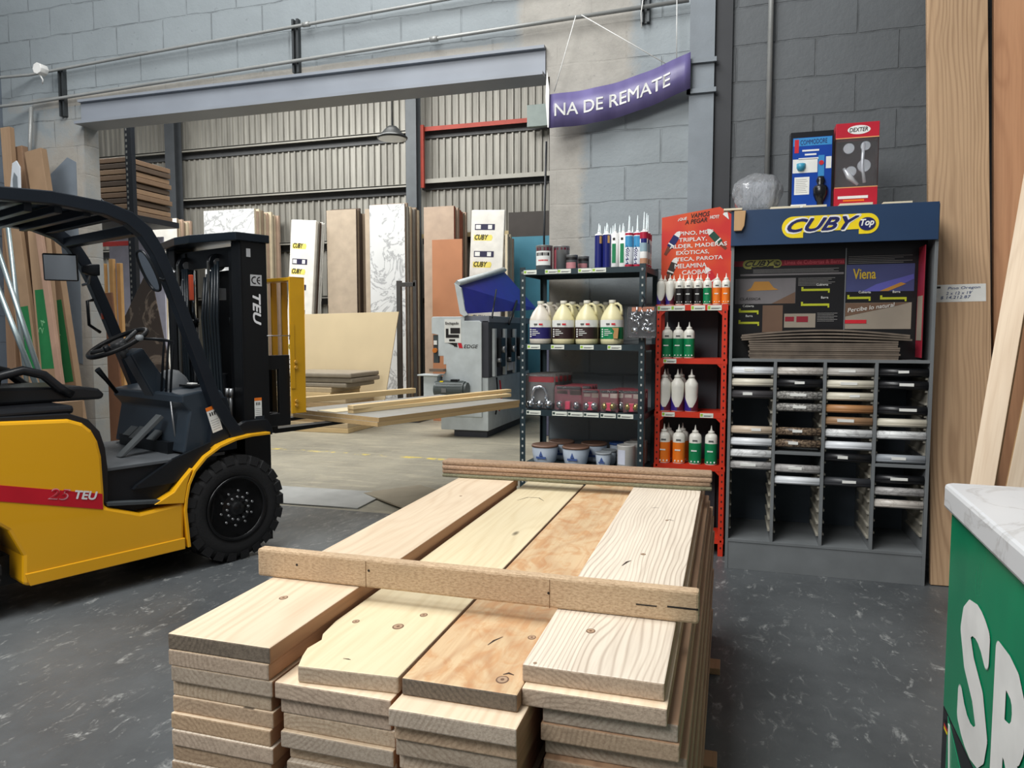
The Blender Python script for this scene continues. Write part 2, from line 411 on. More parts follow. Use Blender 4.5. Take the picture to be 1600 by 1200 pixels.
struct(G().box(-5.62, -5.56, BY-.3, BY-.24, 4.2, 5.35).ob('trim_22', RST))
# --------------------------------------------------- conduits on the wall
CD = mat('conduit_paint', (162, 164, 162), .45, .3)
def conduit(pts, r, label, clamps):
    t = tag(G().tube(pts, r, 10).ob('electrical_conduit', CD), label, 'conduit', None)
    for (x, z) in clamps:
        G().cyl((x-.03, WY-.06, z), (x+.03, WY-.06, z), r*1.5, n=10).ob('coupling', CD, t)
    return t
yc = WY-.06
conduit([(-6.55, yc-.25, 3.76), (-6.2, yc, 3.85), (-5.0, yc, 3.895), (-2.2, yc, 3.99), (-.32, yc, 4.05)], .013, 'upper painted conduit running along the wall above the doorway', [(-3.3, 3.953)])
conduit([(-6.55, yc-.25, 3.50), (-6.2, yc, 3.60), (-5.0, yc, 3.635), (-2.2, yc, 3.715), (-.32, yc, 3.76)], .0145, 'lower painted conduit running along the wall above the doorway', [(-2.2, 3.715)])
conduit([(-6.16, yc-.03, 3.55), (-6.22, yc-.01, 3.2), (-6.32, yc, 2.7)], .016, 'short conduit dropping from the lower run beside the left pier', [])
px = atY(1205, 0, WY-.03).x
conduit([(px, WY-.035, 2.27), (px, WY-.035, 6)], .018, 'vertical grey conduit on the dark wall behind the cabinet', [])
ST = mat('strut_channel', (70, 74, 76), .45, .5)
for i, (x, z0, lab) in enumerate(((-5.86, 3.46, 'left end of the conduits'), (-3.42, 3.60, 'middle of the conduits'), (-.62, 3.66, 'right end of the conduits near the pilaster'))):
    g = G().box(x-.03, x-.012, WY-.04, WY, z0, z0+.42).box(x+.012, x+.03, WY-.04, WY, z0, z0+.42).box(x-.012, x+.012, WY-.012, WY, z0, z0+.42)
    t = tag(g.ob('conduit_bracket', ST), 'dark strut bracket clamping both conduits, ' + lab, 'bracket', 'strut brackets holding the conduits')
q = atY(62, 108, yc-.16)
t = thing('junction_box', 'small white junction box on the conduit in the left corner', 'junction box', q)
G().cyl((0, -.03, 0), (0, .05, 0), .05, n=8).ob('box_body', WHITE, t, .004)
G().tube([(0, .0, -.05), (.02, .01, -.09), (.0, .02, -.12)], .006, 6).ob('wire', WHITE, t)
# --------------------------------------------------- banner on strings
BN = N('purple_banner'); _v = BN.noise(BN.scale(BN.obj(), (3, 1, .4)), 2.0, 3)
BNM = BN.fin(BN.ramp(_v, [(.3, lin((86, 78, 124))), (.7, lin((114, 106, 156)))]), .38)
t = thing('hanging_banner', 'purple banner with white lettering hanging askew on strings', 'banner', (-1.275, WY-.12, 2.955))
n = 24; vs = []; fs = []
def ban(u, v, d=0):
    x = .975*u; sag = -.03*math.sin(math.pi*u)
    z0 = .0 + .20*u + sag*1.5; z1 = .235 + .205*u + sag*1.3
    y = .03*math.sin(math.pi*u*1.0) - .04*(1-u)**3 - .006*math.sin(u*23)
    return Vector((x, y+d, z0 + (z1-z0)*v))
for d in (0, .004):
    for i in range(n+1):
        vs += [ban(i/n, 0, d), ban(i/n, 1, d)]
k = 2*(n+1)
for i in range(n):
    a = 2*i; fs += [(a, a+2, a+3, a+1), (k+a, k+a+1, k+a+3, k+a+2), (a, a+2, k+a+2, k+a), (a+1, a+3, k+a+3, k+a+1)]
fs += [(0, 1, k+1, k), (2*n, 2*n+1, k+2*n+1, k+2*n)]
G().add(vs, fs, 0, True).ob('banner_sheet', BNM, t)
# the turned over end of the banner, white backing showing
e = [ban(0, 1), ban(0, 0)]
G().prism([(-.006, .0), (.002, 0), (.006, .26), (-.012, .40), (-.022, .22), (-.02, .16)], 'y', -.062, -.056).ob('folded_edge', WHITE, t)
L = txt('NA DE REMATE', WHITE, t, (0, 0, 0), (1, 0, 0), (0, 0, 1), .085, .80, .012)
for v in L.data.vertices:
    u = (v.co.x+.04)/.975; b = ban(u, .34, -.004); v.co = Vector((b.x, b.y, b.z + v.co.z))
for pts, lab in (([(-.78-.32, 3.74), (-1.255, 3.23)], 'left string of the purple banner running down to its white corner'),
                 ([(-.74-.32, 3.74), (-.47, 3.345)], 'right string of the purple banner slanting down from the conduit'),
                 ([(-.40, 3.86), (-.395, 3.37)], 'loose vertical string hanging beside the pilaster above the banner'),
                 ([(-.62, 3.86), (-.64, 3.7), (-.635, 3.6)], 'short loose end of string hanging above the banner')):
    tag(G().tube([(x, WY-.09, z) for x, z in pts], .0035, 6).ob('string', WHITE), lab, 'string', 'white strings by the banner')
# cable and holes at the pilaster
g = G(); pts = [(-.66+.3*i/24, WY-.03, 3.84+.02*math.sin(i*1.7)) for i in range(25)]
tag(g.tube(pts, .006, 6).ob('cable', WHITE), 'curled white cable end on the wall beside the pilaster', 'cable')
tag(G().tube([(-1.33, WY-.02, 2.9), (-1.345, WY-.02, 2.2), (-1.33, WY-.02, 1.2)], .008, 6).ob('cable', BLACK), 'black cable running down the edge of the right pier', 'cable')
# ================================================================== LUMBER STACK
W1 = wood('pine_pale', (226, 206, 178), (190, 158, 124), 'y', 9, 26, contrast=.30, stretch=.2)
W2 = wood('pine_yellow', (222, 207, 172), (190, 166, 122), 'y', 8, 18, contrast=.26, stretch=.2)
W3 = wood('pine_resinous', (231, 201, 158), (170, 108, 62), 'y', 9, 16, contrast=.34, blotch=(208, 160, 112), bsc=11.0, stretch=.22)
W4 = wood('fir_strong_grain', (220, 208, 190), (150, 130, 112), 'y', 10, 74, contrast=.62, stretch=.26, lpow=5)
W5 = wood('board_shade_brown', (176, 142, 112), (112, 82, 62), 'y', 5, 16, contrast=.4)  # brown tone paints in the dusk on lower boards of the rightmost row
WS = wood('board_edge', (186, 142, 108), (128, 92, 68), 'y', 2.0, 6, contrast=.4)
E1 = endgrain('end_grain_tan', (190, 162, 130), (132, 104, 76))
E2 = endgrain('end_grain_grey', (128, 112, 92), (72, 60, 48))
E3 = endgrain('end_grain_pale', (194, 174, 148), (142, 116, 90))
def board(x0, x1, y0, y1, z0, z1, top, end, label, bev=.0035, poly=None, name='timber_board', group='boards of the near lumber stack', cat='board', edge=None):
    c = Vector(((x0+x1)/2, (y0+y1)/2, z0)); g = G(); hx, hy, h = (x1-x0)/2, (y1-y0)/2, z1-z0
    vs = [(-hx,-hy,0),(hx,-hy,0),(hx,hy,0),(-hx,hy,0),(-hx,-hy,h),(hx,-hy,h),(hx,hy,h),(-hx,hy,h)]
    if poly:   # outline of a board with a broken corner
        pl = [(a-c.x, b-c.y) for a, b in poly]; n = len(pl)
        g.add([(a, b, 0) for a, b in pl] + [(a, b, h) for a, b in pl], [tuple(range(n))[::-1], tuple(range(n, 2*n))], 0)
        g.add([(a, b, 0) for a, b in pl] + [(a, b, h) for a, b in pl], [(i, (i+1) % n, n+(i+1) % n, n+i) for i in range(n)], 1)
    else:
        g.add(vs, [(0,3,2,1),(4,5,6,7)], 0); g.add(vs, [(0,1,5,4),(2,3,7,6)], 1); g.add(vs, [(1,2,6,5),(3,0,4,7)], 2)
    o = g.ob(name, [top, end, edge or WS], None, bev, c)
    return tag(o, label, cat, group)
TH = .0385; ZT = .80
cols = [  # x0, x1, y0, y1 of the top board, name
    (-1.243, -.966, 1.338, 3.30, 'leftmost row'), (-.932, -.668, 1.365, 3.42, 'second row from the left'),
    (-.660, -.402, 1.368, 3.46, 'third row from the left'), (-.408, -.112, 1.425, 3.58, 'rightmost row')]
tops = [W1, W2, W3, W4]
kn = {0: 'with knots along it, directly under the near crossbar', 1: '', 2: '', 3: ''}
toplab = ['pale knotty top board with a dark grey end, leftmost row of the near lumber stack',
          'yellowish top board with a broken corner, second row of the near lumber stack',
          'orange stained top board with swirling grain, third row of the near lumber stack',
          'top board with bold wavy grain, rightmost row of the near lumber stack']
rnd = random.Random(4)
low = .045
for ci, (x0, x1, y0, y1, cn) in enumerate(cols):
    ztop = ZT if ci in (0, 3) else ZT-TH
    k = 0; z = ztop
    while z - TH > low - .02:
        if k == 0:
            poly = None
            if ci == 1: poly = [(-.905, 1.352), (x1, 1.368), (x1, y1), (-.952, y1), (-.952, 2.0), (-.956, 1.60), (-.945, 1.52), (-.93, 1.49), (-.937, 1.44), (-.925, 1.40)]
            board(x0, x1, y0, y1, z-TH+.0006, z, tops[ci], [E2, E3, E2, E1][ci], toplab[ci], poly=poly)
        else:
            dx = rnd.uniform(-.006, .006); dy = rnd.uniform(-.02, .015); dw = rnd.uniform(-.006, .008)
            nx0, nx1, ny = x0+dx, x1+dx+dw, y0+dy
            if ci == 0: nx0, nx1, ny = max(nx0, -1.243), min(nx1, -.962), y0+rnd.uniform(-.003, .012)
            if ci == 1: nx0, nx1 = -.955+rnd.uniform(0, .012), -.67+rnd.uniform(-.012, 0)
            if ci == 1 and k == 1: nx0, nx1, ny = -.958, -.672, 1.34
            if ci == 2: nx0, nx1 = -.664+rnd.uniform(0, .01), -.384+rnd.uniform(-.02, 0)
            if ci == 2 and k == 1: nx0, nx1, ny = -.664, -.386, 1.31
            if ci == 2 and k > 1: ny = 1.325+rnd.uniform(0, .03)
            if ci == 3:
                nx0 = -.378+rnd.uniform(0, .02); nx1 = -.088+.030*min(1, k/6)+rnd.uniform(-.012, .004)
                if k == 1: nx0, nx1, ny = -.402, -.104, 1.40
            et = rnd.choice([E1, E1, E3]); tp = rnd.choice([W1, W1, W4]) if (k == 1 or ci != 3) else W5
            board(nx0, nx1, ny, y1+rnd.uniform(-.05, .06), z-TH+.0006, z, tp, et, '%s board down in the %s of the near lumber stack' % (ordn(k), cn))
        z -= TH; k += 1
zb = z
for i, y in enumerate((1.75, 2.5, 3.25)):
    o = G().box(-.64, .56 if i == 0 else .625, -.05, .05, 0, z-.0005).ob('bearer', WS, None, .003, (-.64, y, 0))
    tag(o, ['near', 'middle', 'far'][i] + ' timber bearer on the floor under the lumber stack', 'bearer', 'bearers under the lumber stack')
# knots and cracks on the top boards
KD_ = mat('knot_dark', (112, 84, 64), .6); KL_ = mat('knot_light', (176, 146, 118), .6); CRK = mat('crack_dark', (58, 42, 32), .8)
def top_of(ci): return [o for o in bpy.data.objects if o.get('label') == toplab[ci]][0]
def knot(ci, px, py, r, z=None):
    b = top_of(ci); p = atZ(px, py, ZT if ci in (0, 3) else ZT-TH) - b.location
    def el(k, dz): return [(p.x+r*k*math.cos(a), p.y+r*k*1.25*math.sin(a), TH-.0006+dz) for a in [2*math.pi*i/18 for i in range(18)]]
    g = G().add(el(1, .0003), [tuple(range(18))], 0).add(el(.78, .0006), [tuple(range(18))], 1).add(el(.3, .0008), [tuple(range(18))], 0)
    g.ob('knot', [KD_, KL_], b)
def crack(ci, pts, w=.0022):
    b = top_of(ci); q = [atZ(x, y, ZT if ci in (0, 3) else ZT-TH) - b.location for x, y in pts]
    vs = []
    for i, p in enumerate(q):
        d = (q[min(i+1, len(q)-1)]-q[max(0, i-1)]).normalized(); nv = Vector((-d.y, d.x, 0))*w*(1 if 0 < i < len(q)-1 else .3)
        vs += [(p.x+nv.x, p.y+nv.y, TH-.0002), (p.x-nv.x, p.y-nv.y, TH-.0002)]
    G().add(vs, [(2*i, 2*i+1, 2*i+3, 2*i+2) for i in range(len(q)-1)]).ob('crack', CRK, b)
for a in ((0, 443, 934, .011), (1, 556, 971, .009), (1, 622, 979, .014), (2, 662, 961, .010), (2, 831, 996, .010), (2, 785, 1062, .014), (3, 923, 986, .011), (3, 1005, 866, .008), (3, 1042, 813, .006), (0, 720, 775, .006), (3, 836, 1036, .004)): knot(*a)
crack(1, [(808, 782), (825, 777), (842, 778), (850, 783)], .003); crack(2, [(762, 1008), (772, 1001), (786, 995)], .003); crack(3, [(972, 884), (980, 878), (986, 876)], .004); crack(3, [(1018, 794), (1024, 793), (1030, 794)]); crack(3, [(1040, 813), (1046, 812), (1053, 814)], .003)
crack(2, [(786, 1054), (795, 1052), (803, 1055)], .004); crack(1, [(536, 1029), (544, 1030), (548, 1031)])
# the two crossbars lying on the stack
MD = roughsawn('crossbar_timber', (200, 174, 142), (156, 128, 98))
def crossbar(p0, p1, t, h, mats, label, layers):
    p0 = Vector(p0); p1 = Vector(p1); d = p1-p0; L = d.length; a = math.atan2(d.y, d.x)
    root = thing('crossbar', label, 'crossbar', (p0.x, p0.y, ZT), a)
    g = G(); zz = 0
    for i, hh in enumerate(layers):
        g.box(0, L-(.006 if i == 1 else 0), .0+(.003 if i % 2 else 0), t, zz+.0004, zz+hh, i % len(mats)); zz += hh
    g.ob('bar', mats, root, .007)
    return root
b1 = crossbar((-1.289, 1.738, ZT), (-.059, 1.743, ZT), .036, .081, [MD], 'near pale wooden crossbar with nail holes lying across the lumber stack', [.081])
g = G()
for x, z in ((.13, .045), (.355, .05), (.86, .04)): g.cyl((x, -.0008, z), (x, .002, z), .0035, n=8)
g.box(1.08, 1.13, -.0008, .001, .034, .037).box(1.155, 1.228, -.0008, .001, .036, .040)
g.ob('nail_holes', INK, b1)
g = G().box(.345, .3465, -.0006, .001, .001, .075).box(.862, .8635, -.0006, .001, .001, .075)
g.ob('score_lines', mat('score_brown', (120, 90, 60), .8), b1)
F1 = roughsawn('crossbar_brown', (172, 144, 118), (118, 92, 70))
F2 = roughsawn('crossbar_greenish', (138, 134, 108), (92, 94, 72))
F3 = roughsawn('crossbar_pinkish', (186, 156, 130), (132, 102, 80))
crossbar((-1.326, 3.215, ZT), (-.065, 3.262, ZT), .09, .080, [F2, F1, F3, F1], 'far brown layered crossbar with a greenish bottom edge lying across the lumber stack', [.018, .02, .021, .021])
# ================================================================== DARK SLOTTED SHELF
SH = mat('shelf_dark_green', (40, 56, 62), .42, .3)
SLOT = mat('slot_pale', (168, 172, 168), .7)
# frame: front left (-1.259,4.35) to front right (-.475,4.24)
TOPS0 = set(o for o in bpy.data.objects if o.parent is None)
sx, sy = -1.262, 4.352; sa = R(-4.5); SWD = .782; SDP = .42
shelf = thing('metal_shelf', 'dark slotted metal shelving unit holding jugs, tubes and tubs', 'shelving unit', (sx, sy, 0), sa)
SM = Matrix.Translation((sx, sy, 0)) @ Matrix.Rotation(sa, 4, 'Z')
def post(name, root, x, y, dx, dy, z1, m, slotm, zl=.1425):
    g = G().box(x, x+dx*.036, y, y+dy*.003, zl, z1) if dx > 0 else G().box(x-.036, x, min(y, y+dy*.003), max(y, y+dy*.003), zl, z1)
    g.box(min(x, x+dx*.003), max(x, x+dx*.003), min(y, y+dy*.036), max(y, y+dy*.036), zl, z1)
    p = g.ob('post', m, root)
    g = G(); z = zl+.05
    xc = x+dx*.018; yy = y-.0006 if dy > 0 else y+.0006
    while z < z1-.03:
        g.box(xc-.005, xc+.005, yy-.0004, yy+.0004, z, z+.013); z += .045
    g.ob('slots', slotm, p)
    return p
zs = [1.885, 1.425, 1.015, .665, .22]
post('post', shelf, 0, 0, 1, 1, 1.90, SH, SLOT); post('post', shelf, SWD, 0, -1, 1, 1.90, SH, SLOT)
post('post', shelf, 0, SDP, 1, -1, 1.90, SH, SLOT); post('post', shelf, SWD, SDP, -1, -1, 1.90, SH, SLOT)
for z in zs:
    g = G().box(.004, SWD-.004, .004, SDP-.004, z-.004, z).box(.0, SWD, -.001, .002, z-.034, z).box(0, SWD, SDP-.002, SDP+.001, z-.034, z)
    g.box(-.001, .002, 0, SDP, z-.034, z).box(SWD-.002, SWD+.001, 0, SDP, z-.034, z)
    g.ob('shelf_board', SH, shelf)
TAGW = mat('price_tag', (222, 226, 214), .6); TAGG = mat('price_tag_green', (150, 190, 60), .6)
def tags(root, xs, z, w=.085, h=.026, y=-.004, m=TAGW, m2=TAGG):
    for x in xs:
        g = G().box(x, x+w, y, y+.0025, z-h-.003, z-.003, 0).box(x+.003, x+.018, y-.0006, y, z-h+.004, z-.008, 1).box(x+.024, x+w-.006, y-.0006, y, z-h*.62-.003, z-h*.5-.003, 2).box(x+.024, x+w*.8, y-.0006, y, z-h*.85, z-h*.75, 2)
        g.ob('price_tag', [m, m2, mat('tag_grey_ink', (110, 112, 110), .7)], root)
tags(shelf, [.025, .165, .245, .375, .462], 1.885); tags(shelf, [.05, .205, .39, .56], 1.425)
tags(shelf, [.045, .215, .315, .415, .52, .625], 1.015, w=.095, m2=mat('tag_black_logo', (40, 60, 55), .6))
g = G()
for z in zs: g.cyl((.018, -.006, z-.017), (.018, -.001, z-.017), .007, n=8).cyl((SWD-.018, -.006, z-.017), (SWD-.018, -.001, z-.017), .007, n=8)
g.ob('bolts', STEEL, shelf)
def onshelf(x, y, z): return SM @ Vector((x, y, z))
# ---- gallon jugs
JUGP = [(.060, 0), (.068, .006), (.070, .03), (.0695, .15), (.066, .165), (.052, .195), (.034, .222), (.019, .240), (.019, .248)]
JB = [mat('jug_white_glue', (222, 214, 200), .35), mat('jug_cream_glue', (232, 224, 178), .35)]
def make_jug(label, body, lab, wood_patch=False):
    t = thing('glue_jug', label, 'jug', (0,0,0), 0, 'gallon glue jugs')
    G().lathe(JUGP, n=24).ob('jug_body', body, t)
    G().cyl((0, 0, .2485), (0, 0, .268), .0215, n=16).ob('cap', mat('cap_cream', (235, 232, 215), .4), t, .002)
    G().tube([(.014, -.008, .243), (.034, -.01, .246), (.052, -.012, .232), (.058, -.014, .205), (.060, -.014, .178)], .0085, 8).ob('handle', body, t)
    # wraparound label, front half
    def band(z0, z1, a0, a1, r, nm, m):
        g = G(); vs = []; k = 14
        for i in range(k+1):
            a = math.radians(a0+(a1-a0)*i/k)
            vs += [(r*math.cos(a), r*math.sin(a), z0), (r*math.cos(a), r*math.sin(a), z1)]
        g.add(vs, [(2*i, 2*i+2, 2*i+3, 2*i+1) for i in range(k)], 0, True)
        return g.ob(nm, m, t)
    band(.105, .148, -170, -10, .0709, 'label_header', PAPER)
    L = band(.034, .105, -170, -10, .0709, 'label', lab)
    g = G()
    for j in range(4): g.box(-.036, -.012+.012*((j*7) % 3), -.0722, -.0716, .088-j*.011, .092-j*.011)
    g.ob('label_text', PAPER, L)
    g = G()
    for j in range(4): g.box(-.0545, -.044, -.053, -.0515, .044+j*.014, .053+j*.014)
    g.ob('label_pictograms', PAPER, L)
    g = G().box(-.026, -.004, -.0722, -.0714, .118, .128, 0).box(.006, .03, -.0722, -.0714, .118, .128, 1)
    g.ob('brand_mark', [mat('mark_grey', (90, 92, 90), .6), RED], t)
    if wood_patch: G().prism([(.02, .036), (.045, .036), (.05, .10), (.01, .10), (.024, .08), (.018, .06)], 'y', -.0745, -.055).ob('label_patch', mat('label_wood', (176, 132, 80), .6), L)
    return t
JN = mat('jug_label_navy', (34, 28, 96), .45); JK = mat('jug_label_brown', (46, 26, 26), .45)
jn = make_jug('front glue jug with navy blue label, leftmost on the shelf', JB[0], JN)
jk = make_jug('front glue jug with brown label, second from the left', JB[1], JK)
jg = make_jug('front glue jug with green label, rightmost of the jugs', JB[1], GREEN, True)
z = 1.4255
jn.location = onshelf(.112, .074, z); jk.location = onshelf(.262, .074, z); jg.location = onshelf(.568, .078, z)
dup(jk, onshelf(.411, .074, z), 0, 'front glue jug with brown label, beside the green labelled jug')
for i, (x, y, p, lab) in enumerate(((.125, .218, jn, 'second row jug behind the navy labelled jug'), (.275, .218, jk, 'second row jug behind the left brown labelled jug'), (.43, .218, jk, 'second row jug behind the right brown labelled jug'),
                      (.14, .362, jn, 'rear jug behind the navy labelled jug, nearest the wall'), (.30, .362, jk, 'rear jug behind the left brown labelled jug, nearest the wall'), (.46, .362, jk, 'rear jug behind the right brown labelled jug, nearest the wall'))):
    dup(p, onshelf(x, y, z), 0, lab)
# ---- sealant cartridges
def make_tube(label, bands, nozzle=.055, r=.024, h=.205, willy=False, name='sealant_cartridge'):
    t = thing(name, label, 'cartridge', (0,0,0), 0, 'sealant cartridges on the top shelf')
    G().lathe([(r-.001, 0), (r, .003), (r, h), (r-.004, h+.003), (.009, h+.008), (.008, h+.018)], n=18).ob('tube', WHITE if not willy else mat('willy_white', (226, 230, 236), .35), t)
    G().lathe([(.0075, h+.018), (.0065, h+.022), (.0018, h+.018+nozzle), (0, h+.018+nozzle)], n=10).ob('nozzle', mat('nozzle_white', (226, 238, 240), .35), t)
    L = None
    for (z0, z1, m, a0, a1) in bands:
        vs = []; k = 12; rr = r+.0006
        for i in range(k+1):
            a = math.radians(a0+(a1-a0)*i/k); vs += [(rr*math.cos(a), rr*math.sin(a), z0), (rr*math.cos(a), rr*math.sin(a), z1)]
        L = G().add(vs, [(2*i, 2*i+2, 2*i+3, 2*i+1) for i in range(k)], 0, True).ob('label', m, t)
    if willy:
        w = txt('Willy', NAVY, t, (.009, -r-.0012, .02), (0, 0, 1), (-1, 0, 0), .022, .11, .03, .4)
        for v in w.data.vertices:
            v.co.x -= .002; v.co.y = -math.sqrt(max(1e-6, (r+.0016)**2 - min(v.co.x**2, r*r)))
    return t
F = (-180, 0)
TN = mat('tube_label_navy', (26, 34, 110), .35); TB = mat('tube_label_blue', (66, 150, 200), .35); TR = mat('tube_label_red', (178, 30, 60), .35)
z = 1.8855
blue = make_tube('deep blue cartridge, leftmost of the front row', [(.004, .2, TN, -200, 20), (.15, .195, mat('tube_wood_print', (206, 160, 96), .5), -70, -35)], .05)
blue.location = onshelf(.475, .10, z)
green = make_tube('white cartridge with green label, left one of the two', [(.03, .145, GREEN, -125, -70), (.165, .18, INK, -115, -80)], .045)
green.location = onshelf(.575, .10, z)
willy = make_tube('white Willy sealant cartridge'.replace('Willy ', '') + ' with slanted navy lettering, left one of the two', [(.19, .203, TR, *F), (.12, .185, TB, -150, -20), (.004, .018, TR, *F)], .085, willy=True)
willy.location = onshelf(.664, .085, z)
redt = make_tube('cartridge with red top band and picture label, rightmost in the front', [(.165, .203, TR, *F), (.09, .14, mat('tube_pale_blue', (150, 178, 190), .4), -150, -20), (.02, .05, mat('tube_pale_orange', (190, 140, 110), .4), -150, -20), (.004, .016, TR, *F), (.14, .165, TN, -130, -40)], .10)
redt.location = onshelf(.755, .075, z)
dup(blue, onshelf(.527, .09, z), 0, 'deep blue cartridge with white print, second in the front row')
dup(green, onshelf(.623, .105, z), 0, 'white cartridge with green label, right one of the two')
dup(willy, onshelf(.711, .10, z), 0, 'white cartridge with slanted navy lettering, right one of the two')
n = 0
for (p, lst, wh) in ((blue, [(.465, .17), (.515, .16), (.48, .23), (.535, .215), (.50, .30)], 'blue'), (green, [(.59, .16), (.60, .235), (.65, .25)], 'green labelled'), (willy, [(.655, .142), (.70, .158)], 'slanted lettering'), (redt, [(.757, .142), (.752, .21)], 'red topped')):
    for i, (x, y) in enumerate(lst):
        dup(p, onshelf(x, y, z), 0, '%s cartridge standing behind the front row, %s back from it' % (wh, ['first', 'second', 'third', 'fourth', 'fifth'][i]))
# ---- adhesive cans, top shelf
CANM = mat('tin_metal', (168, 168, 168), .35, .45)
def make_can(label, r, h, bands):
    t = thing('adhesive_can', label, 'can', (0,0,0), 0, 'tins on the top shelf')
    G().lathe([(r, 0), (r, h), (r+.002, h+.002), (r-.004, h+.004), (r-.006, h), (0, h)], n=22).ob('can_body', CANM, t)
    for (z0, z1, m, a0, a1) in bands:
        vs = []; k = 14; rr = r+.0007
        for i in range(k+1):
            a = math.radians(a0+(a1-a0)*i/k); vs += [(rr*math.cos(a), rr*math.sin(a), z0), (rr*math.cos(a), rr*math.sin(a), z1)]
        G().add(vs, [(2*i, 2*i+2, 2*i+3, 2*i+1) for i in range(k)], 0, True).ob('label', m, t)
    return t
c1 = make_can('large silver tin with dark red rim and black print, leftmost', .052, .150, [(.120, .140, MAROON, -180, 180), (.03, .118, PAPER, -150, -30), (.088, .108, INK, -140, -40), (.055, .064, RED, -120, -50)])
c1.location = onshelf(.125, .10, z)
c2 = make_can('large silver tin with red side, behind the leftmost tin', .052, .150, [(.128, .142, MAROON, -180, 180), (.0, .128, mat('can_red_side', (176, 90, 100), .4), -150, -115)])
c2.location = onshelf(.215, .17, z)
c3 = make_can('small tin with black printed band, rightmost of the tins', .036, .088, [(.06, .076, INK, -160, -20), (.006, .045, mat('can_pink', (190, 130, 134), .4), -160, -40)])
c3.location = onshelf(.30, .12, z)
dup(c3, onshelf(.345, .22, z), 0, 'small tin half hidden behind the other small tin')
# ---- hanging hardware pack
t = thing('hardware_pack', 'clear pack of chrome hardware hanging by a black hook at the shelf post', 'pack', onshelf(.772, -.035, 1.465), sa+R(0), None)
G().box(-.085, .085, -.002, 0, 0, .185).ob('card', mat('pack_card_black', (44, 42, 42), .3), t)
g = G(); r2 = random.Random(3)
for i in range(26):
    x, z2 = r2.uniform(-.06, .06), r2.uniform(.02, .15); a = r2.uniform(0, 3)
    g.cyl((x, -.012, z2), (x+.03*math.cos(a), -.012, z2+.03*math.sin(a)), .006, n=8)
g.cyl((-.055, -.014, .045), (-.02, -.014, .045), .018, n=12).cyl((.02, -.014, .045), (.058, -.014, .05), .017, n=12)
g.ob('fittings', CHR, t)
G().box(-.083, .083, -.028, -.003, .004, .18).ob('blister', CLEAR, t, .008)
G().box(-.06, .07, -.003, -.0022, .155, .18).ob('pack_header', mat('pack_orange', (214, 130, 90), .5), t)
G().tube([(.0, -.006, .175), (.012, -.004, .21), (.0, .01, .235), (-.005, .03, .245)], .004, 6).ob('hook', BLACK, t)
# ---- blister packs on the third shelf
PACKR = mat('pack_card_red', (120, 48, 56), .45); PACKG = mat('pack_card_grey', (92, 88, 84), .45)
def make_pack(label, w, h, big, knob):
    t = thing('blister_pack', label, 'blister pack', (0,0,0), sa, 'blister packs of locks')
    G().box(-w/2, w/2, .0, .002, 0, h).ob('card', PACKG if big else PACKR, t)
    g = G()
    if big:
        g.tube([(-.045, -.02, .05), (-.045, -.02, .10), (-.03, -.02, .135), (.0, -.02, .145), (.03, -.02, .135), (.045, -.02, .10), (.045, -.02, .05)], .012, 10)
        for x in (-.06, 0, .06): g.lathe([(0, 0), (.018, 0), (.026, .012), (.026, .03), (.018, .042), (0, .044)], c=(x, -.022, .012), n=14)
        g.ob('handle_set', CHR, t)
        G().box(-.08, .08, -.001, -.0004, .17, .205).ob('card_print', RED, t)
    else:
        for x in ((-w*.3, w*.3) if w > .12 else (-w*.22, w*.22)): g.lathe([(0, 0), (.014, 0), (.02, .01), (.02, .03), (.012, .042), (0, .044)], c=(x, -.018, .014), n=14)
        g.ob('knobs', CHR if knob == 'c' else mat('brass_knob', (190, 170, 110), .25, .9), t)
        G().box(-.016, .016, -.03, -.004, .008, .058).ob('latch_card', mat('pack_pink', (206, 50, 84), .4), t, .004)
        g = G().box(-w*.42, -w*.04, -.001, -.0004, h*.66, h*.80).box(w*.05, w*.42, -.001, -.0004, h*.62, h*.82)
        g.ob('card_print', [mat('pack_print', (180, 160, 146), .5)], t)
        G().box(-w*.45, w*.45, -.0012, -.0004, h*.84, h*.93).ob('card_header', INK, t)
    G().box(-w/2+.003, w/2-.003, -.036, -.001, .003, h-.004).ob('blister', CLEAR, t, .010)
    return t
z = 1.0155
bp = make_pack('large blister pack with chrome handle set at the left post', .19, .225, True, 'c'); bp.location = onshelf(.115, .07, z)
for i in range(4): dup(bp, onshelf(.125+.012*i, .125+.055*i, z), sa, 'large grey blister pack, %s behind the chrome handle set pack' % ['first', 'second', 'third', 'fourth'][i])
p1 = make_pack('wide red blister pack with two black knobs, left of the narrow ones', .175, .155, False, 'c'); p1.location = onshelf(.302, .06, z)
p2 = make_pack('narrow red blister pack with pink latch, left of the brass one', .105, .135, False, 'c'); p2.location = onshelf(.445, .06, z)
p3 = make_pack('narrow red blister pack with brass knobs and pink latch', .11, .137, False, 'b'); p3.location = onshelf(.560, .06, z)
dup(p3, onshelf(.70, .065, z), sa, 'red blister pack partly hidden by the right shelf post')
for i in range(4): dup(p2, onshelf(.60+.006*i, .11+.052*i, z), sa, 'dim blister pack, %s in the line behind the brass knob pack' % ['first', 'second', 'third', 'fourth'][i])
for i in range(3): dup(p1, onshelf(.35, .115+.06*i, z), sa, 'wide blister pack, %s behind the front wide red pack' % ['first', 'second', 'third'][i])
for i in range(2): dup(p3, onshelf(.715, .12+.06*i, z), sa, 'narrow blister pack, %s behind the one at the right post' % ['first', 'second'][i])
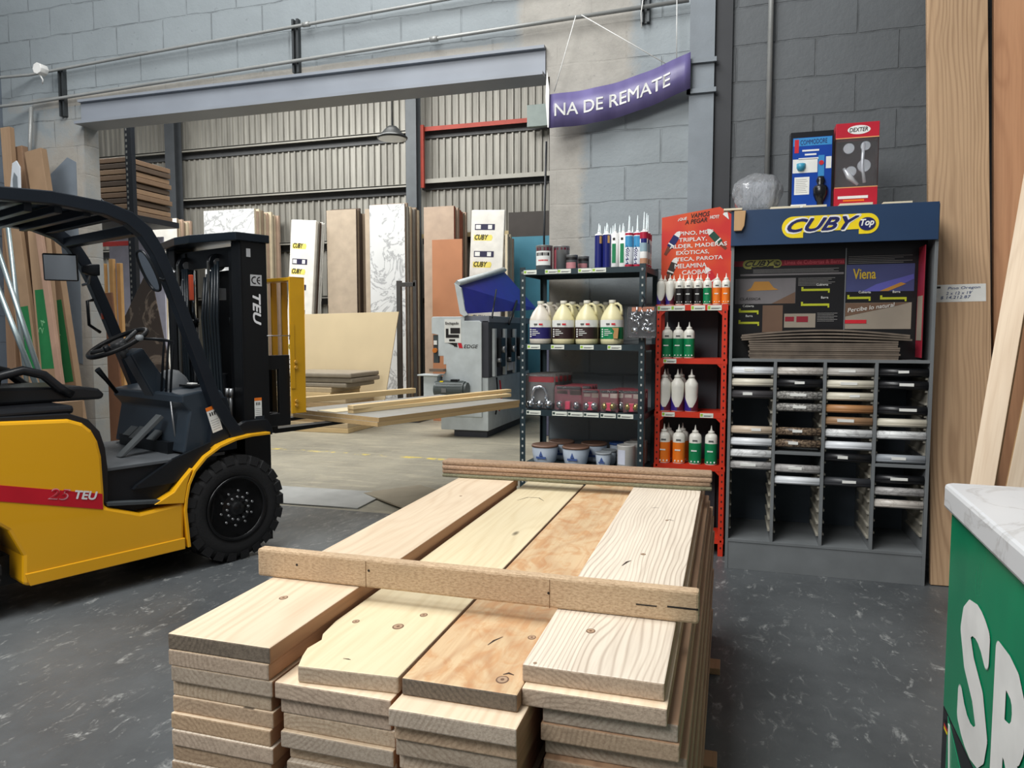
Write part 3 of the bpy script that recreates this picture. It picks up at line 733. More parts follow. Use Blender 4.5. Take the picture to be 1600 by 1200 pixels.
# ---- tubs and cans on the fourth shelf
TUBW = mat('tub_blue_white', (200, 212, 226), .45); LID = mat('tub_lid_brown', (122, 92, 76), .5)
def make_tub(label, r, h, lidm, name='putty_tub'):
    t = thing(name, label, 'tub', (0,0,0), sa, 'tubs on the fourth shelf')
    G().lathe([(r*.72, 0), (r*.86, h*.15), (r*.97, h*.55), (r, h*.85), (r, h*.9)], n=24).ob('tub_body', TUBW, t)
    G().lathe([(r+.003, h*.88), (r+.003, h*.96), (r*.98, h), (r*.9, h-.003), (0, h-.003)], n=24).ob('lid', lidm, t)
    g = G().box(-r*.38, r*.38, -r*1.01, -r*.93, h*.32, h*.42).prism([(-.012, h*.45), (.012, h*.45), (0, h*.72)], 'y', -r*1.02, -r*.93)
    g.ob('print', mat('tub_print_blue', (60, 84, 140), .5), t)
    return t
z = .6655
tb = make_tub('wide white putty tub, front one left of centre', .083, .122, LID); tb.location = onshelf(.335, .11, z)
dup(tb, onshelf(.13, .11, z), sa, 'wide white putty tub beside the left shelf post')
dup(tb, onshelf(.185, .29, z), sa, 'wide tub in the rear behind the two front tubs, left one')
dup(tb, onshelf(.405, .29, z), sa, 'wide tub in the rear behind the two front tubs, right one')
ts = make_tub('small white putty tub with print, standing alone in front', .048, .095, mat('tub_lid_grey', (150, 156, 160), .5)); ts.location = onshelf(.515, .10, z)
dup(ts, onshelf(.525, .205, z+.0), sa, 'small tub behind the lone small tub')
tt = make_tub('small blue lidded tub standing at the back of the shelf', .046, .125, mat('tub_lid_blue', (46, 84, 150), .45)); tt.location = onshelf(.545, .335, z)
cn = thing('paint_can', 'white and silver paint can, front one of the line', 'paint can', onshelf(.655, .11, z), sa, 'paint cans on the fourth shelf')
G().lathe([(.052, 0), (.055, .004), (.055, .14), (.056, .145), (.05, .147), (.048, .143), (0, .143)], n=24).ob('can_body', mat('can_white', (196, 194, 188), .4), cn)
G().add([(.0562*math.cos(R(-140+8*q)), .0562*math.sin(R(-140+8*q)), zq) for q in range(8) for zq in (.03, .12)], [(2*q, 2*q+2, 2*q+3, 2*q+1) for q in range(7)], 0, True).ob('label', mat('can_label', (206, 210, 224), .5), cn)
for i in range(2): dup(cn, onshelf(.672+.014*i, .225+.114*i, z), sa, 'dim paint can, %s in the line behind the front white can' % ['second', 'third'][i])
# the unit and everything on it stand back against the wall, at the size of real gallon jugs
KS = 1.105
for o in bpy.data.objects:
    if o.parent is None and o not in TOPS0:
        o.location = _c + (o.location-_c)*KS; o.scale = (KS, KS, KS)
# ================================================================== RED SLOTTED SHELF
rs = thing('metal_shelf', 'narrow red slotted metal shelving unit with glue bottles', 'shelving unit', (-.486, 4.955, 0))
RW, RD = .466, .28
DSL = mat('slot_dark', (60, 20, 16), .7)
for a in ((0, 0, 1, 1), (RW, 0, -1, 1), (0, RD, 1, -1), (RW, RD, -1, -1)): post('post', rs, *a, 1.685, REDP, DSL, 0)
rz = [1.680, 1.325, .965, .610, .12]
for z in rz:
    G().box(.004, RW-.004, .004, RD-.004, z-.004, z).box(0, RW, -.001, .002, z-.036, z).box(0, RW, RD-.002, RD+.001, z-.036, z).box(-.001, .002, 0, RD, z-.036, z).box(RW-.002, RW+.001, 0, RD, z-.036, z).ob('shelf_board', REDP, rs)
g = G()
for z in (1.64, 1.29, .93, .575):
    for sx0 in (0, 1):
        x0 = .037 if sx0 == 0 else RW-.037; d = 1 if sx0 == 0 else -1
        G().prism([(x0, z), (x0+d*.03, z), (x0, z-.03)], 'y', .001, .003).ob('gusset', REDP, rs)
tags(rs, [.01, .10, .23, .335], 1.680, w=.09, h=.034); tags(rs, [.055], 1.325, w=.085, h=.03); tags(rs, [.05, .30], .965, w=.085, h=.03)
G().box(.06, .40, .272, .277, .05, 1.65).ob('back_panel', mat('shelf_back_dark', (52, 58, 64), .6), rs)
BOT = mat('bottle_white', (232, 230, 220), .38)
def make_bottle(label, r, h, lab, style, tip=BOT):
    t = thing('glue_bottle', label, 'bottle', (0,0,0), 0, 'glue bottles on the red shelf')
    nk = h*.80
    if style == 'waist': prof = [(r*.93, 0), (r, .006), (r, nk*.35), (r*.93, nk*.5), (r*.99, nk*.72), (r*.97, nk*.84), (r*.55, nk*.96), (r*.42, nk)]
    else: prof = [(r*.94, 0), (r, .005), (r, nk*.86), (r*.9, nk*.94), (r*.5, nk)]
    G().lathe(prof, n=20).ob('bottle_body', BOT, t)
    G().lathe([(r*.52, nk), (r*.5, nk+h*.05), (r*.2, nk+h*.07), (r*.12, nk+h*.13), (r*.05, h), (0, h)], n=12).ob('nozzle', tip, t)
    def band(z0, z1, a0, a1, m, nm='label', rr=None, par=None):
        vs = []; k = 12; q = rr or r+.0008
        for i in range(k+1):
            a = math.radians(a0+(a1-a0)*i/k); vs += [(q*math.cos(a), q*math.sin(a), z0), (q*math.cos(a), q*math.sin(a), z1)]
        return G().add(vs, [(2*i, 2*i+2, 2*i+3, 2*i+1) for i in range(k)], 0, True).ob(nm, m, par or t)
    if style == 'band':
        L = band(.008, nk*.68, -175, -5, lab)
        g = G()
        for i in range(3): g.cyl((-r*.55+i*r*.55, -r*1.02, .02), (-r*.55+i*r*.55, -r*.7, .02), r*.13, n=8)
        g.box(-r*.6, r*.3, -r*1.04, -r*.8, nk*.42, nk*.46); g.ob('label_marks', PAPER, L)
        g = G().box(-r*.4, r*.35, -r*1.03, -r*.8, nk*.74, nk*.79); g.ob('brand_mark', mat('mark_grey', (90, 92, 90), .6), t)
    else:  # white shield over purple and maroon
        vs = []; k = 12; q = r+.0008; fs = []
        for i in range(k+1):
            s_ = i/k; a = math.radians(-175+170*s_); top = nk*.48*abs(2*s_-1)+.012
            vs += [(q*math.cos(a), q*math.sin(a), .006), (q*math.cos(a), q*math.sin(a), max(.03, top))]
        g = G().add(vs, [(2*i, 2*i+2, 2*i+3, 2*i+1) for i in range(k)], 0, True)
        g.m = [0 if i < k/2 else 1 for i in range(k)]
        g.ob('label', [mat('label_purple', (52, 36, 130), .45), MAROON], t)
    return t
RX = -.486; RYF = 4.955
bl = {}
bl['p'] = make_bottle('top row glue bottle with purple shield label, leftmost', .0275, .205, None, 'shield')
bl['k'] = make_bottle('top row glue bottle with black label, first of the black ones', .0275, .205, INK, 'band')
bl['g'] = make_bottle('top row glue bottle with green label, the only green one up there', .0275, .205, GREEN, 'band')
bl['o'] = make_bottle('top row glue bottle with orange label, left one of the two orange', .0275, .205, ORANGE, 'band')
def place(o, x, y, z): o.location = (x, y, z)
def bx(px): return atY(px, 450, RYF+.03).x
z = 1.6805
place(bl['p'], bx(1033), RYF+.032, z); dup(bl['p'], (bx(1047), RYF+.032, z), 0, 'top row glue bottle with purple shield label, second from the left')
place(bl['k'], bx(1062), RYF+.032, z); dup(bl['k'], (bx(1076), RYF+.032, z), 0, 'top row glue bottle with black label, second of the black ones')
dup(bl['k'], (bx(1090.5), RYF+.04, z), 0, 'top row glue bottle with black label, right beside the green one')
place(bl['g'], bx(1105.5), RYF+.032, z); place(bl['o'], bx(1120.5), RYF+.032, z); dup(bl['o'], (bx(1134.5), RYF+.032, z), 0, 'top row glue bottle with orange label, rightmost')
back = [('p', 1039, .10, 'left'), ('p', 1053, .10, 'right'), ('k', 1067.5, .10, 'left'), ('k', 1081, .10, 'middle'), ('k', 1095, .105, 'right')]
for (k, px_, dy, w) in back:
    dup(bl[k], (bx(px_)*(RYF+dy)/(RYF+.03), RYF+dy, z), 0, 'glue bottle behind the top row, %s one with %s label' % (w, {'p': 'purple', 'k': 'black'}[k]))
g2 = make_bottle('glue bottle with green label, left of three on the second red shelf', .036, .243, GREEN, 'band'); place(g2, bx(1043.5), RYF+.05, 1.3255)
dup(g2, (bx(1061), RYF+.05, 1.3255), 0, 'glue bottle with green label, middle of three on the second red shelf')
dup(g2, (bx(1078), RYF+.05, 1.3255), 0, 'glue bottle with green label, right of three on the second red shelf')
s3 = make_bottle('large shield labelled bottle, left of three on the third red shelf', .044, .285, None, 'waist'); place(s3, bx(1040.5), RYF+.055, .9655)
dup(s3, (bx(1061), RYF+.055, .9655), 0, 'large shield labelled bottle, middle of three on the third red shelf')
dup(s3, (bx(1083), RYF+.055, .9655), 0, 'large shield labelled bottle, right of three on the third red shelf')
dup(s3, (bx(1043), RYF+.155, .9655), 0, 'shield labelled bottle behind the left one on the third red shelf')
dup(s3, (bx(1065), RYF+.155, .9655), 0, 'shield labelled bottle behind the middle one on the third red shelf')
o4 = make_bottle('large bottle with orange label at the left post, fourth red shelf', .041, .265, ORANGE, 'band', BOT); place(o4, bx(1041), RYF+.05, .6105)
dup(o4, (bx(1064.5), RYF+.05, .6105), 0, 'large bottle with orange label beside the green ones, fourth red shelf')
dup(o4, (bx(1046), RYF+.14, .6105), 0, 'orange labelled bottle behind the left one, fourth red shelf')
dup(o4, (bx(1069), RYF+.14, .6105), 0, 'orange labelled bottle behind the right one, fourth red shelf')
g4 = make_bottle('large bottle with green label beside the orange ones, fourth red shelf', .041, .265, GREEN, 'band'); place(g4, bx(1090.5), RYF+.05, .6105)
dup(g4, (bx(1116), RYF+.05, .6105), 0, 'large bottle with green label at the right post, fourth red shelf')
# ---- red poster
pt = thing('red_poster', 'red poster listing wood types standing behind the glue bottles', 'poster', (-.468, 5.12, 1.6805), 0, None, (R(2), 0, 0))
pr = N('poster_red'); _q = pr.noise(pr.obj(), 3.2, 2)
PRM = pr.fin(pr.ramp(_q, [(.35, lin((206, 44, 40))), (.68, lin((222, 96, 40)))]), .45)
PW, PH = .462, .64
G().prism([(0, 0), (PW, 0), (PW, .60), (.38, .655), (.0, .60)], 'y', 0, .003).ob('sheet', PRM, pt)
G().prism([(.40, .605), (.425, .64), (.44, .57)], 'y', -.002, -.0005).ob('folded_corner', WHITE, pt)
for i_, (s_, x, w) in enumerate((('PINO, MDF', .12, .22), ('TRIPLAY,', .115, .185), ('ALDER, MADERAS', .055, .375), ('EXOTICAS,', .10, .215), ('TECA, PAROTA', .10, .305), ('MELAMINA', .09, .21), ('CAOBA...', .14, .185))):
    txt(s_, PAPER, pt, (x, -.0012, .472-.0435*i_), (1, 0, .03), (0, 0, 1), .029, w, .018)
G().prism([(.148, .3755), (.156, .3755), (.164, .386), (.156, .386)], 'y', -.0018, -.0005).ob('accent', PAPER, pt)
txt('¿QUÉ', PAPER, pt, (.108, -.0012, .572), (1, 0, .06), (0, 0, 1), .024, .058, .03, .2); txt('HOY?', PAPER, pt, (.318, -.0012, .578), (1, 0, .06), (0, 0, 1), .022, .058, .03, .2)
txt('VAMOS', INK, pt, (.195, -.0012, .588), (1, 0, .1), (0, 0, 1), .03, .12, .015, .2); txt('A PEGAR', INK, pt, (.155, -.0012, .548), (1, 0, .1), (0, 0, 1), .028, .145, .015, .2)
def picbottle(x, z_, a, m):
    Mx = Matrix.Translation((x, 0, z_)) @ Matrix.Rotation(a, 4, 'Y')
    g = G().add([Mx @ Vector(p) for p in ((-.022, -.0016, 0), (.022, -.0016, 0), (.022, -.0016, .085), (-.022, -.0016, .085))], [(0, 1, 2, 3)], 0)
    g.add([Mx @ Vector(p) for p in ((-.02, -.0016, .085), (.02, -.0016, .085), (.014, -.0016, .11), (.0, -.0016, .125), (-.014, -.0016, .11))], [(0, 1, 2, 3, 4)], 1)
    g.add([Mx @ Vector(p) for p in ((-.022, -.0018, .015), (.022, -.0018, .015), (.022, -.0018, .024), (-.022, -.0018, .024))], [(0, 1, 2, 3)], 1)
    g.add([Mx @ Vector(p) for p in ((-.016, -.0015, 0), (.016, -.0015, 0), (.01, -.0015, -.06), (-.008, -.0015, -.06))], [(0, 1, 2, 3)], 2)
    g.ob('printed_bottle', [m, PAPER, mat('print_hand_brown', (110, 56, 36), .6)], pt)
picbottle(.055, .40, R(32), NAVY); picbottle(.385, .42, R(-42), mat('print_dark_green', (20, 70, 54), .5)); picbottle(.055, .215, R(22), mat('print_brown', (50, 40, 32), .5)); picbottle(.36, .155, R(-32), RED)
# ================================================================== CUBY CABINET
CX0, CX1, CY0, CY1, CZ = -.008, 1.128, 4.712, 5.27, 2.235
cab = thing('display_cabinet', 'grey display cabinet with a blue header, sample rolls in its slots', 'cabinet', (CX0, CY0, 0))
CWd, CD_ = CX1-CX0, CY1-CY0; T = .018
def cbox(nm, *a, m=GREY, bev=.001): return G().box(*a).ob(nm, m, cab, bev)
cbox('side_panel', 0, T, 0, CD_, 0, CZ); cbox('side_panel', CWd-T, CWd, 0, CD_, 0, CZ)
cbox('back_panel', T, CWd-T, CD_-.006, CD_, 0, CZ, m=mat('cabinet_back_dark', (66, 76, 86), .6))
cbox('top_panel', T, CWd-T, 0, CD_-.006, CZ-T, CZ)
cbox('plinth', T, CWd-T, .004, .02, .0, .176); cbox('bottom_shelf', T, CWd-T, 0, CD_-.007, .176, .176+T)
cbox('middle_shelf', T, CWd-T, 0, CD_-.007, 1.318, 1.318+T)
HB = mat('header_blue', (30, 58, 92), .45, var=.03)
hd = G().box(-.004, CWd-.008, -.022, -.001, 2.028, CZ+.006).ob('header_board', HB, cab, .001)
G().box(-.004, .014, -.001, .25, 2.028, CZ+.004).ob('header_return', HB, cab)
divs = [0.2745, .557, .839]
DXS = [0] + divs + [CWd-T]
for d in divs: cbox('divider', d-T/2, d+T/2, 0, CD_-.007, .176+T, 1.318)
cbox('slot_shelf', divs[0]+T/2, divs[1]-T/2, 0, CD_-.01, .748, .748+T); cbox('slot_shelf', divs[2]+T/2, CWd-T, 0, CD_-.01, .700, .700+T)
# header sign
def logo(parent, x, y, z, k, yel, nav, wht, ux=(1, 0, 0)):
    def rr(pts, m, nm, d): return G().prism([(x+a*k, z+b*k) for a, b in pts], 'y', y-d, y).ob(nm, m, parent)
    out = []
    for i in range(13): a = math.radians(90+180*i/12); out.append((.06+.0615*math.cos(a), .079+.0615*math.sin(a)))
    pl = [(.115, .0175), (.115, .048)] + [(.41, .056), (.41, .028)]
    for i in range(13): a = math.radians(-90+180*i/12); pl.append((.458+.055*math.cos(a), .085+.057*math.sin(a)))
    pl += out
    rr(pl, yel, 'sign_plate', .002*1)
    tx = txt('CUBY', wht, parent, (x+.022*k, y-.0022, z+.046*k), (1, 0, .02), (0, 0, 1), .082*k, .395*k, .075, .45, depth=.0006)
    tx = txt('CUBY', nav, parent, (x+.03*k, y-.0032, z+.052*k), (1, 0, .02), (0, 0, 1), .070*k, .378*k, .045, .45, depth=.0008)
    g = G(); vs = [(x+(.452+.044*math.cos(a))*k, y-.0045, z+(.083+.037*math.sin(a))*k) for a in [2*math.pi*i/24 for i in range(24)]]
    g.add(vs, [tuple(range(24))]); g.ob('sign_disc', nav, parent)
    txt('Top', wht, parent, (x+.418*k, y-.005, z+.062*k), (1, 0, .03), (0, 0, 1), .046*k, .068*k, .03, .25, depth=.0006)
logo(cab, .29, -.0222, 2.045, 1.03, YPR, NAVY, WHITE)
# posters in the display recess
PY = .165
K0 = set(cab.children)
MID = .700
def pp(nm, x0, x1, z0, z1, m, d=.002): return G().box(x0, x1, PY-d, PY-.0003, z0, z1).ob(nm, m, cab)
DK = [mat('print_grey_photo', (120, 116, 118), .5), mat('print_brown_photo', (110, 84, 66), .5), mat('print_marble_photo', (150, 140, 126), .5), mat('print_blue_photo', (66, 72, 120), .5), mat('print_amber', (186, 132, 52), .5)]
OLI = mat('print_olive', (150, 148, 70), .5); PRD = mat('print_dark_red', (138, 18, 40), .5); YGR = mat('print_yellow_green', (190, 196, 40), .5); PGR = mat('print_text_grey', (150, 148, 146), .6)
pp('poster_stripe', .02, .694, 1.93, 1.965, PRD)
logo(cab, .075, PY-.002, 1.905, .47, OLI, INK, OLI)
txt('Línea de Cubiertas & Barras', mat('print_pink', (200, 80, 90), .5), cab, (.335, PY-.003, 1.938), (1, 0, 0), (0, 0, 1), .024, .355, .01)
pp('poster_stripe', .06, .690, 1.868, 1.880, DK[0])
ph = pp('poster_photo', .03, .405, 1.685, 1.850, DK[0])
G().prism([(.26, 1.686), (.403, 1.686), (.403, 1.76)], 'y', PY-.0032, PY-.002).ob('photo_shape', DK[1], ph)
G().prism([(.10, 1.77), (.30, 1.775), (.27, 1.79), (.24, 1.83), (.15, 1.83), (.13, 1.79)], 'y', PY-.0034, PY-.002).ob('photo_shape', DK[4], ph)
txt('CLÁSSICA', INK, cab, (.06, PY-.004, 1.71), (1, 0, 0), (0, 0, 1), .02, .13, .005, .2)
def prof_mark(x, z, w):
    G().prism([(x, z), (x+.012, z), (x+.012, z-.012), (x+w, z-.012), (x+w, z-.038), (x+w-.01, z-.038), (x+w-.01, z-.026), (x, z-.026)], 'y', PY-.003, PY-.0005).ob('profile_drawing', YGR, cab)
prof_mark(.44, 1.79, .17); prof_mark(.44, 1.695, .17); prof_mark(.055, 1.655, .125); prof_mark(.055, 1.58, .13); prof_mark(.715, 1.735, .135); prof_mark(.905, 1.73, .15)
for s_, x, z_ in (('Cubierta', .53, 1.797), ('Barra', .56, 1.715), ('Cubierta', .08, 1.665), ('Barra', .10, 1.60), ('Cubierta', .78, 1.745), ('Barra', .975, 1.745)):
    txt(s_, PAPER, cab, (x, PY-.003, z_), (1, 0, 0), (0, 0, 1), .014, None, .01)
for j in range(6): pp('text_line', .42, .64-.02*(j % 3), 1.845-j*.009, 1.8475-j*.009, PGR)
for j in range(3): pp('text_line', .14, .66-.03*(j % 2), 1.905-j*.009, 1.9075-j*.009, PGR)
for j in range(5): pp('text_line', .715, 1.08-.05*(j % 3), 1.975-j*.0105, 1.9775-j*.0105, PGR)
for j in range(6): pp('text_line', .54, .66-.02*(j % 2), 1.62-j*.010, 1.6225-j*.010, PGR)
pp('poster_photo', .205, .33, 1.50, 1.675, DK[1]); ph = pp('poster_photo', .34, .53, 1.53, 1.62, DK[2])
G().box(.345, .40, PY-.0032, PY-.002, 1.57, 1.60).box(.415, .485, PY-.0032, PY-.002, 1.565, 1.602).ob('photo_shape', PRD, ph)
G().box(MID-.003, MID+.003, PY-.005, PY-.0002, 1.337, 2.03).ob('poster_divider', STEEL, cab)
ph = pp('poster_photo', .705, 1.095, 1.755, 1.925, DK[3])
G().prism([(.80, 1.756), (.88, 1.80), (1.09, 1.86), (1.093, 1.83), (.95, 1.757)], 'y', PY-.0032, PY-.002).ob('photo_shape', mat('print_violet', (92, 92, 176), .5), ph)
G().prism([(.90, 1.757), (1.02, 1.81), (1.05, 1.80), (.95, 1.757)], 'y', PY-.0034, PY-.002).ob('photo_shape', DK[4], ph)
txt('Viena', mat('print_gold', (214, 180, 50), .5), cab, (.745, PY-.004, 1.835), (1, 0, 0), (0, 0, 1), .062, .13, .02)
ph = pp('poster_photo', .705, 1.085, 1.52, 1.685, DK[2])
G().prism([(.706, 1.684), (1.07, 1.684), (1.0, 1.665), (.706, 1.60)], 'y', PY-.0032, PY-.002).ob('photo_shape', DK[1], ph)
txt('Percibe lo natural', PAPER, cab, (.72, PY-.004, 1.625), (1, 0, .13), (0, 0, 1), .026, .27, .005, .1)
pp('poster_stripe', .705, .83, 1.555, 1.578, RED, .0045)
ph = G().box(CWd-T-.004, CWd-T-.001, .012, PY-.004, 1.345, 2.02).ob('side_poster', mat('side_poster_red', (150, 30, 50), .5), cab)
G().box(CWd-T-.0055, CWd-T-.004, .03, PY-.02, 1.45, 1.72).ob('poster_photo', DK[2], ph)
for o in [q for c in set(cab.children)-K0 for q in [c]+list(c.children)]:   # the printed panels stand close behind the front
    for v in o.data.vertices: v.co.x = (v.co.x+CX0)*.962-CX0; v.co.z = 1.5+(v.co.z-1.5)*.968
cbox('display_panel', T, CWd-T, PY, PY+.01, 1.337, 2.10, m=mat('poster_black', (20, 19, 22), .35))
# pegs for the rolls
PEG = mat('peg_wood', (150, 146, 134), .7)
for i in range(4):
    x0 = DXS[i]+(T if i == 0 else T/2); x1 = DXS[i+1]-(T/2 if i < 3 else 0)
    for (xa, sg) in ((x0, 1), (x1, -1)):
        pr2 = [(xa, .22)]
        for kk in range(13, -1, -1):
            z = 1.2208-.0745*(kk+(.1 if i == 1 and kk > 7 else .55 if i == 3 and kk > 7 else 0))
            if z > .24 and not (i == 1 and kk == 7) and not (i == 3 and kk == 7 and False):
                pr2 += [(xa+sg*.001, z), (xa+sg*.013, z), (xa+sg*.013, z+.012), (xa+sg*.001, z+.012)]
        for (za, zb2) in (((.2, .74), (.775, 1.3)) if i == 1 else ((.2, .69), (.73, 1.3)) if i == 3 else ((.2, 1.3),)):
            q = [p for p in pr2[1:] if za < p[1] < zb2]
            G().prism([(xa, q[0][1])]+q+[(xa, q[-1][1])], 'y', .03, .40).ob('peg_rail', PEG, cab)
# sample rolls
def marble(name, base, vein, sc=9, th=.5, contrast=.6):
    g = N(name); o = g.obj(); oi = g.n('ShaderNodeObjectInfo').outputs['Random']; off = g.comb(g.math('MULTIPLY', oi, 9), oi, g.math('MULTIPLY', oi, 5))
    v = g.scale(o, (1, 1, 1), off); n = g.noise(v, sc, 5, .6, 1.2)
    k = g.math('ABSOLUTE', g.math('SUBTRACT', n, .5))
    B = lin(base); c = g.mix(g.mr(k, .0, .035, contrast, 0), g.ramp(g.noise(v, sc*.6, 2), [(.3, tuple(x*.9 for x in B[:3])), (.7, B)]), lin(vein))
    return g.fin(c, .35)
def granite(name, base, spec):
    g = N(name); o = g.obj(); n = g.noise(o, 70, 4, .7, .5)
    return g.fin(g.mix(g.mr(n, .45, .58), lin(base), lin(spec)), .35)
RM = {'wm': marble('roll_white_marble', (226, 228, 228), (150, 150, 152)), 'cm': marble('roll_cream_marble', (206, 200, 192), (150, 140, 130)), 'cr': mat('roll_cream', (214, 208, 190), .4),
      'dg': mat('roll_dark_grey', (68, 66, 68), .4), 'be': mat('roll_beige', (200, 182, 160), .4), 'wh': mat('roll_white', (228, 232, 236), .35), 'bk': mat('roll_black', (22, 23, 26), .35),
      'gg': granite('roll_grey_granite', (96, 94, 92), (170, 168, 162)), 'bg': granite('roll_brown_granite', (62, 50, 42), (140, 120, 98)), 'lg': mat('roll_light_grey', (186, 182, 176), .4),
      'wo': mat('roll_orange_wood', (178, 128, 84), .45, sc=3, var=.1), 'br': mat('roll_brown_wood', (158, 124, 92), .45, sc=3, var=.1), 'gm': marble('roll_grey_marble', (176, 174, 172), (110, 108, 108)), 'ch': mat('roll_charcoal', (52, 54, 58), .45), 'gr': mat('roll_grey', (150, 156, 162), .4)}
colr = {'wm': 'white marbled', 'cm': 'cream marbled', 'cr': 'cream', 'dg': 'dark grey', 'be': 'beige', 'wh': 'plain white', 'bk': 'black', 'gg': 'grey granite patterned', 'bg': 'dark brown granite patterned', 'lg': 'light grey', 'wo': 'orange brown wood look', 'br': 'brown wood look', 'gm': 'grey marbled', 'ch': 'charcoal', 'gr': 'mid grey'}
rolls = [[(0, 'wh'), (1, 'cr'), (2, 'dg'), (5, 'be'), (6, 'wh'), (7, 'wm'), (8, 'gm')], [(0, 'cm'), (1, 'bk'), (2, 'gg'), (3, 'gg'), (5, 'bg'), (6, 'bg'), (8.1, 'gm'), (9.1, 'wh')],
         [(0, 'lg'), (1, 'cr'), (2, 'cr'), (3, 'wo'), (4, 'br'), (5, 'wm'), (6, 'wh'), (7, 'bk'), (9, 'ch')], [(0, 'bk'), (1, 'bk'), (3, 'bk'), (4, 'cr'), (5, 'wm'), (6.9, 'gr'), (8.55, 'bk'), (9.55, 'gm'), (10.55, 'cm')]]
tagged = {(0,0),(0,2),(0,3),(1,1),(1,2),(1,3),(1,4),(1,5),(1,6),(2,0),(2,2),(2,4),(2,7),(2,8),(3,0),(3,1),(3,2),(3,5),(3,6),(0,6),(2,1)}
coln = ['leftmost column', 'second column', 'third column', 'rightmost column']
for i in range(4):
    x0 = DXS[i]+(T if i == 0 else T/2)+.0135; x1 = DXS[i+1]-(T/2 if i < 3 else 0)-.0135
    x0 += .0; L = x1-x0
    for j, (k, m) in enumerate(rolls[i]):
        z = 1.2745-k*.0745-.012; r = .0262 if m not in ('bk', 'ch') else .028
        xa = CX0+(x0+x1)/2; 
        t = thing('laminate_roll', '%s sample roll, %s down in the %s of the cabinet' % (colr[m], {0: 'first', 1: 'second', 2: 'third', 3: 'fourth', 4: 'fifth', 5: 'sixth', 6: 'seventh', 7: 'eighth', 8: 'ninth'}[j], coln[i]), 'sample roll', (xa, CY0+.0315, z), 0, 'laminate sample rolls in the cabinet slots')
        g = G(); hl = L/2+.010
        if i in (2, 3) and m == 'bk': hl = L/2+.004
        # rolled sheet: spiral seen at its ends
        vs = []; n = 34; sp = []
        for q in range(n):
            a = R(200) + q/(n-1)*R(760); rr = r-.0058*q/(n-1); sp.append((rr*math.cos(a), rr*math.sin(a)))
        hl = L/2-.0015 + .012 if False else L/2+.0115
        for (yy, zz) in sp: vs += [(-hl, yy, zz), (hl, yy, zz)]
        g.add(vs, [(2*q, 2*q+1, 2*q+3, 2*q+2) for q in range(n-1)], 0, True)
        b = g.ob('roll', RM[m], t); sm_ = b.modifiers.new('thick', 'SOLIDIFY'); sm_.thickness = .0012
        if (i, j) in tagged:
            cx = rnd.uniform(-.03, .03); w = rnd.choice([.028, .038, .046])
            G().prism([(cx-w, -.004), (cx+w, -.004+rnd.uniform(-.002, .002)), (cx+w, .012), (cx-w, .012)], 'y', -r-.0012, -r+.006).ob('roll_tag', PAPER, t)
# stack of flattened sheets on the middle shelf
KR = mat('kraft_paper_grey', (112, 100, 88), .7, sc=12, var=.15)
for j in range(12):
    x0 = .12-.012*(j > 8)*4+rnd.uniform(-.008, .008); x1 = .955+rnd.uniform(-.01, .01)+(.06 if j > 8 else 0); zz = 1.3362+j*.0125
    g = G(); n = 16; vs = []; y0, y1 = .012+rnd.uniform(0, .01), .155
    for s_ in range(n+1):
        u = s_/n; b = (.016*max(0, j-7))*math.sin(math.pi*u)*.5 + (0 if j < 9 else 0)
        X = x0+(x1-x0)*u
        for (yy, dz) in ((y0, 0), (y1, 0), (y1, .0105), (y0, .0105)): vs.append((X, yy, zz+b+dz))
    fs = []
    for s_ in range(n):
        a = 4*s_
        for q in range(4): fs.append((a+q, a+(q+1) % 4, a+4+(q+1) % 4, a+4+q))
    fs += [(0, 1, 2, 3), (4*n, 4*n+1, 4*n+2, 4*n+3)]
    o = g.add(vs, fs).shift((CX0, CY0, 0)).ob('folded_sheet', KR)
    tag(o, 'grey brown folded sheet in the pile under the posters, %s from the bottom' % ['first', 'second', 'third', 'fourth', 'fifth', 'sixth', 'seventh', 'eighth', 'ninth', 'tenth', 'eleventh', 'twelfth'][j], 'folded sheet', 'folded sheets on the cabinet middle shelf')
# items on top of the cabinet
def block(px0, px1, y, z, h, d, label, m):
    a = atY(px0, 320, y).x; b = atY(px1, 320, y).x
    return tag(G().box(-(b-a)/2, (b-a)/2, 0, d, 0, h).ob('wood_block', m, None, .002, ((a+b)/2, y, z)), label, 'wood block', 'small wood blocks on the cabinet header')
BK = mat('block_pale_wood', (226, 214, 186), .6)
TZ = CZ+.0065
block(1204, 1250, 4.705, TZ, .014, .10, 'pale wood slat under the wrapped bundle and the blue box', BK)
block(1255, 1292, 4.705, TZ, .014, .10, 'pale wood slat in front of the blue boxed pack', BK)
block(1312, 1364, 4.700, TZ, .014, .10, 'pale wood slat in front of the red boxed pack', BK)
block(1380, 1426, 4.705, TZ, .012, .10, 'pale wood slat alone at the right of the header', BK)
block(1131, 1160, 4.672, TZ, .012, .07, 'pale wood slat overhanging the left corner of the header', BK)
o = tag(G().prism([(0, 0), (.045, .0), (.06, .03), (.068, .12), (0, .12)], 'y', -.012, .012).ob('wood_chip', wood('osb_piece', (196, 158, 112), (150, 106, 66), 'z', 1, 2, contrast=.3), None, .003, (.005, 4.674, 2.115)), 'rough brown wood offcut hanging at the left corner of the header', 'wood offcut')
bxr = thing('boxed_pack', 'tall blue boxed pack with a black kitchen fitting on top of the cabinet', 'boxed pack', (.322, 4.80, CZ+.0005), 0)
bw, bh, bd = .245, .475, .07
G().box(0, bw, 0, bd, 0, bh).ob('box', mat('pack_box_black', (18, 20, 26), .3), bxr, .003)
BLP = mat('pack_blue', (12, 66, 160), .3); BLL = mat('pack_sky_blue', (60, 140, 200), .3)
def fp(nm, x0, x1, z0, z1, m, d=.002, par=None): return G().box(x0, x1, -d, -.0002, z0, z1).ob(nm, m, par or bxr)
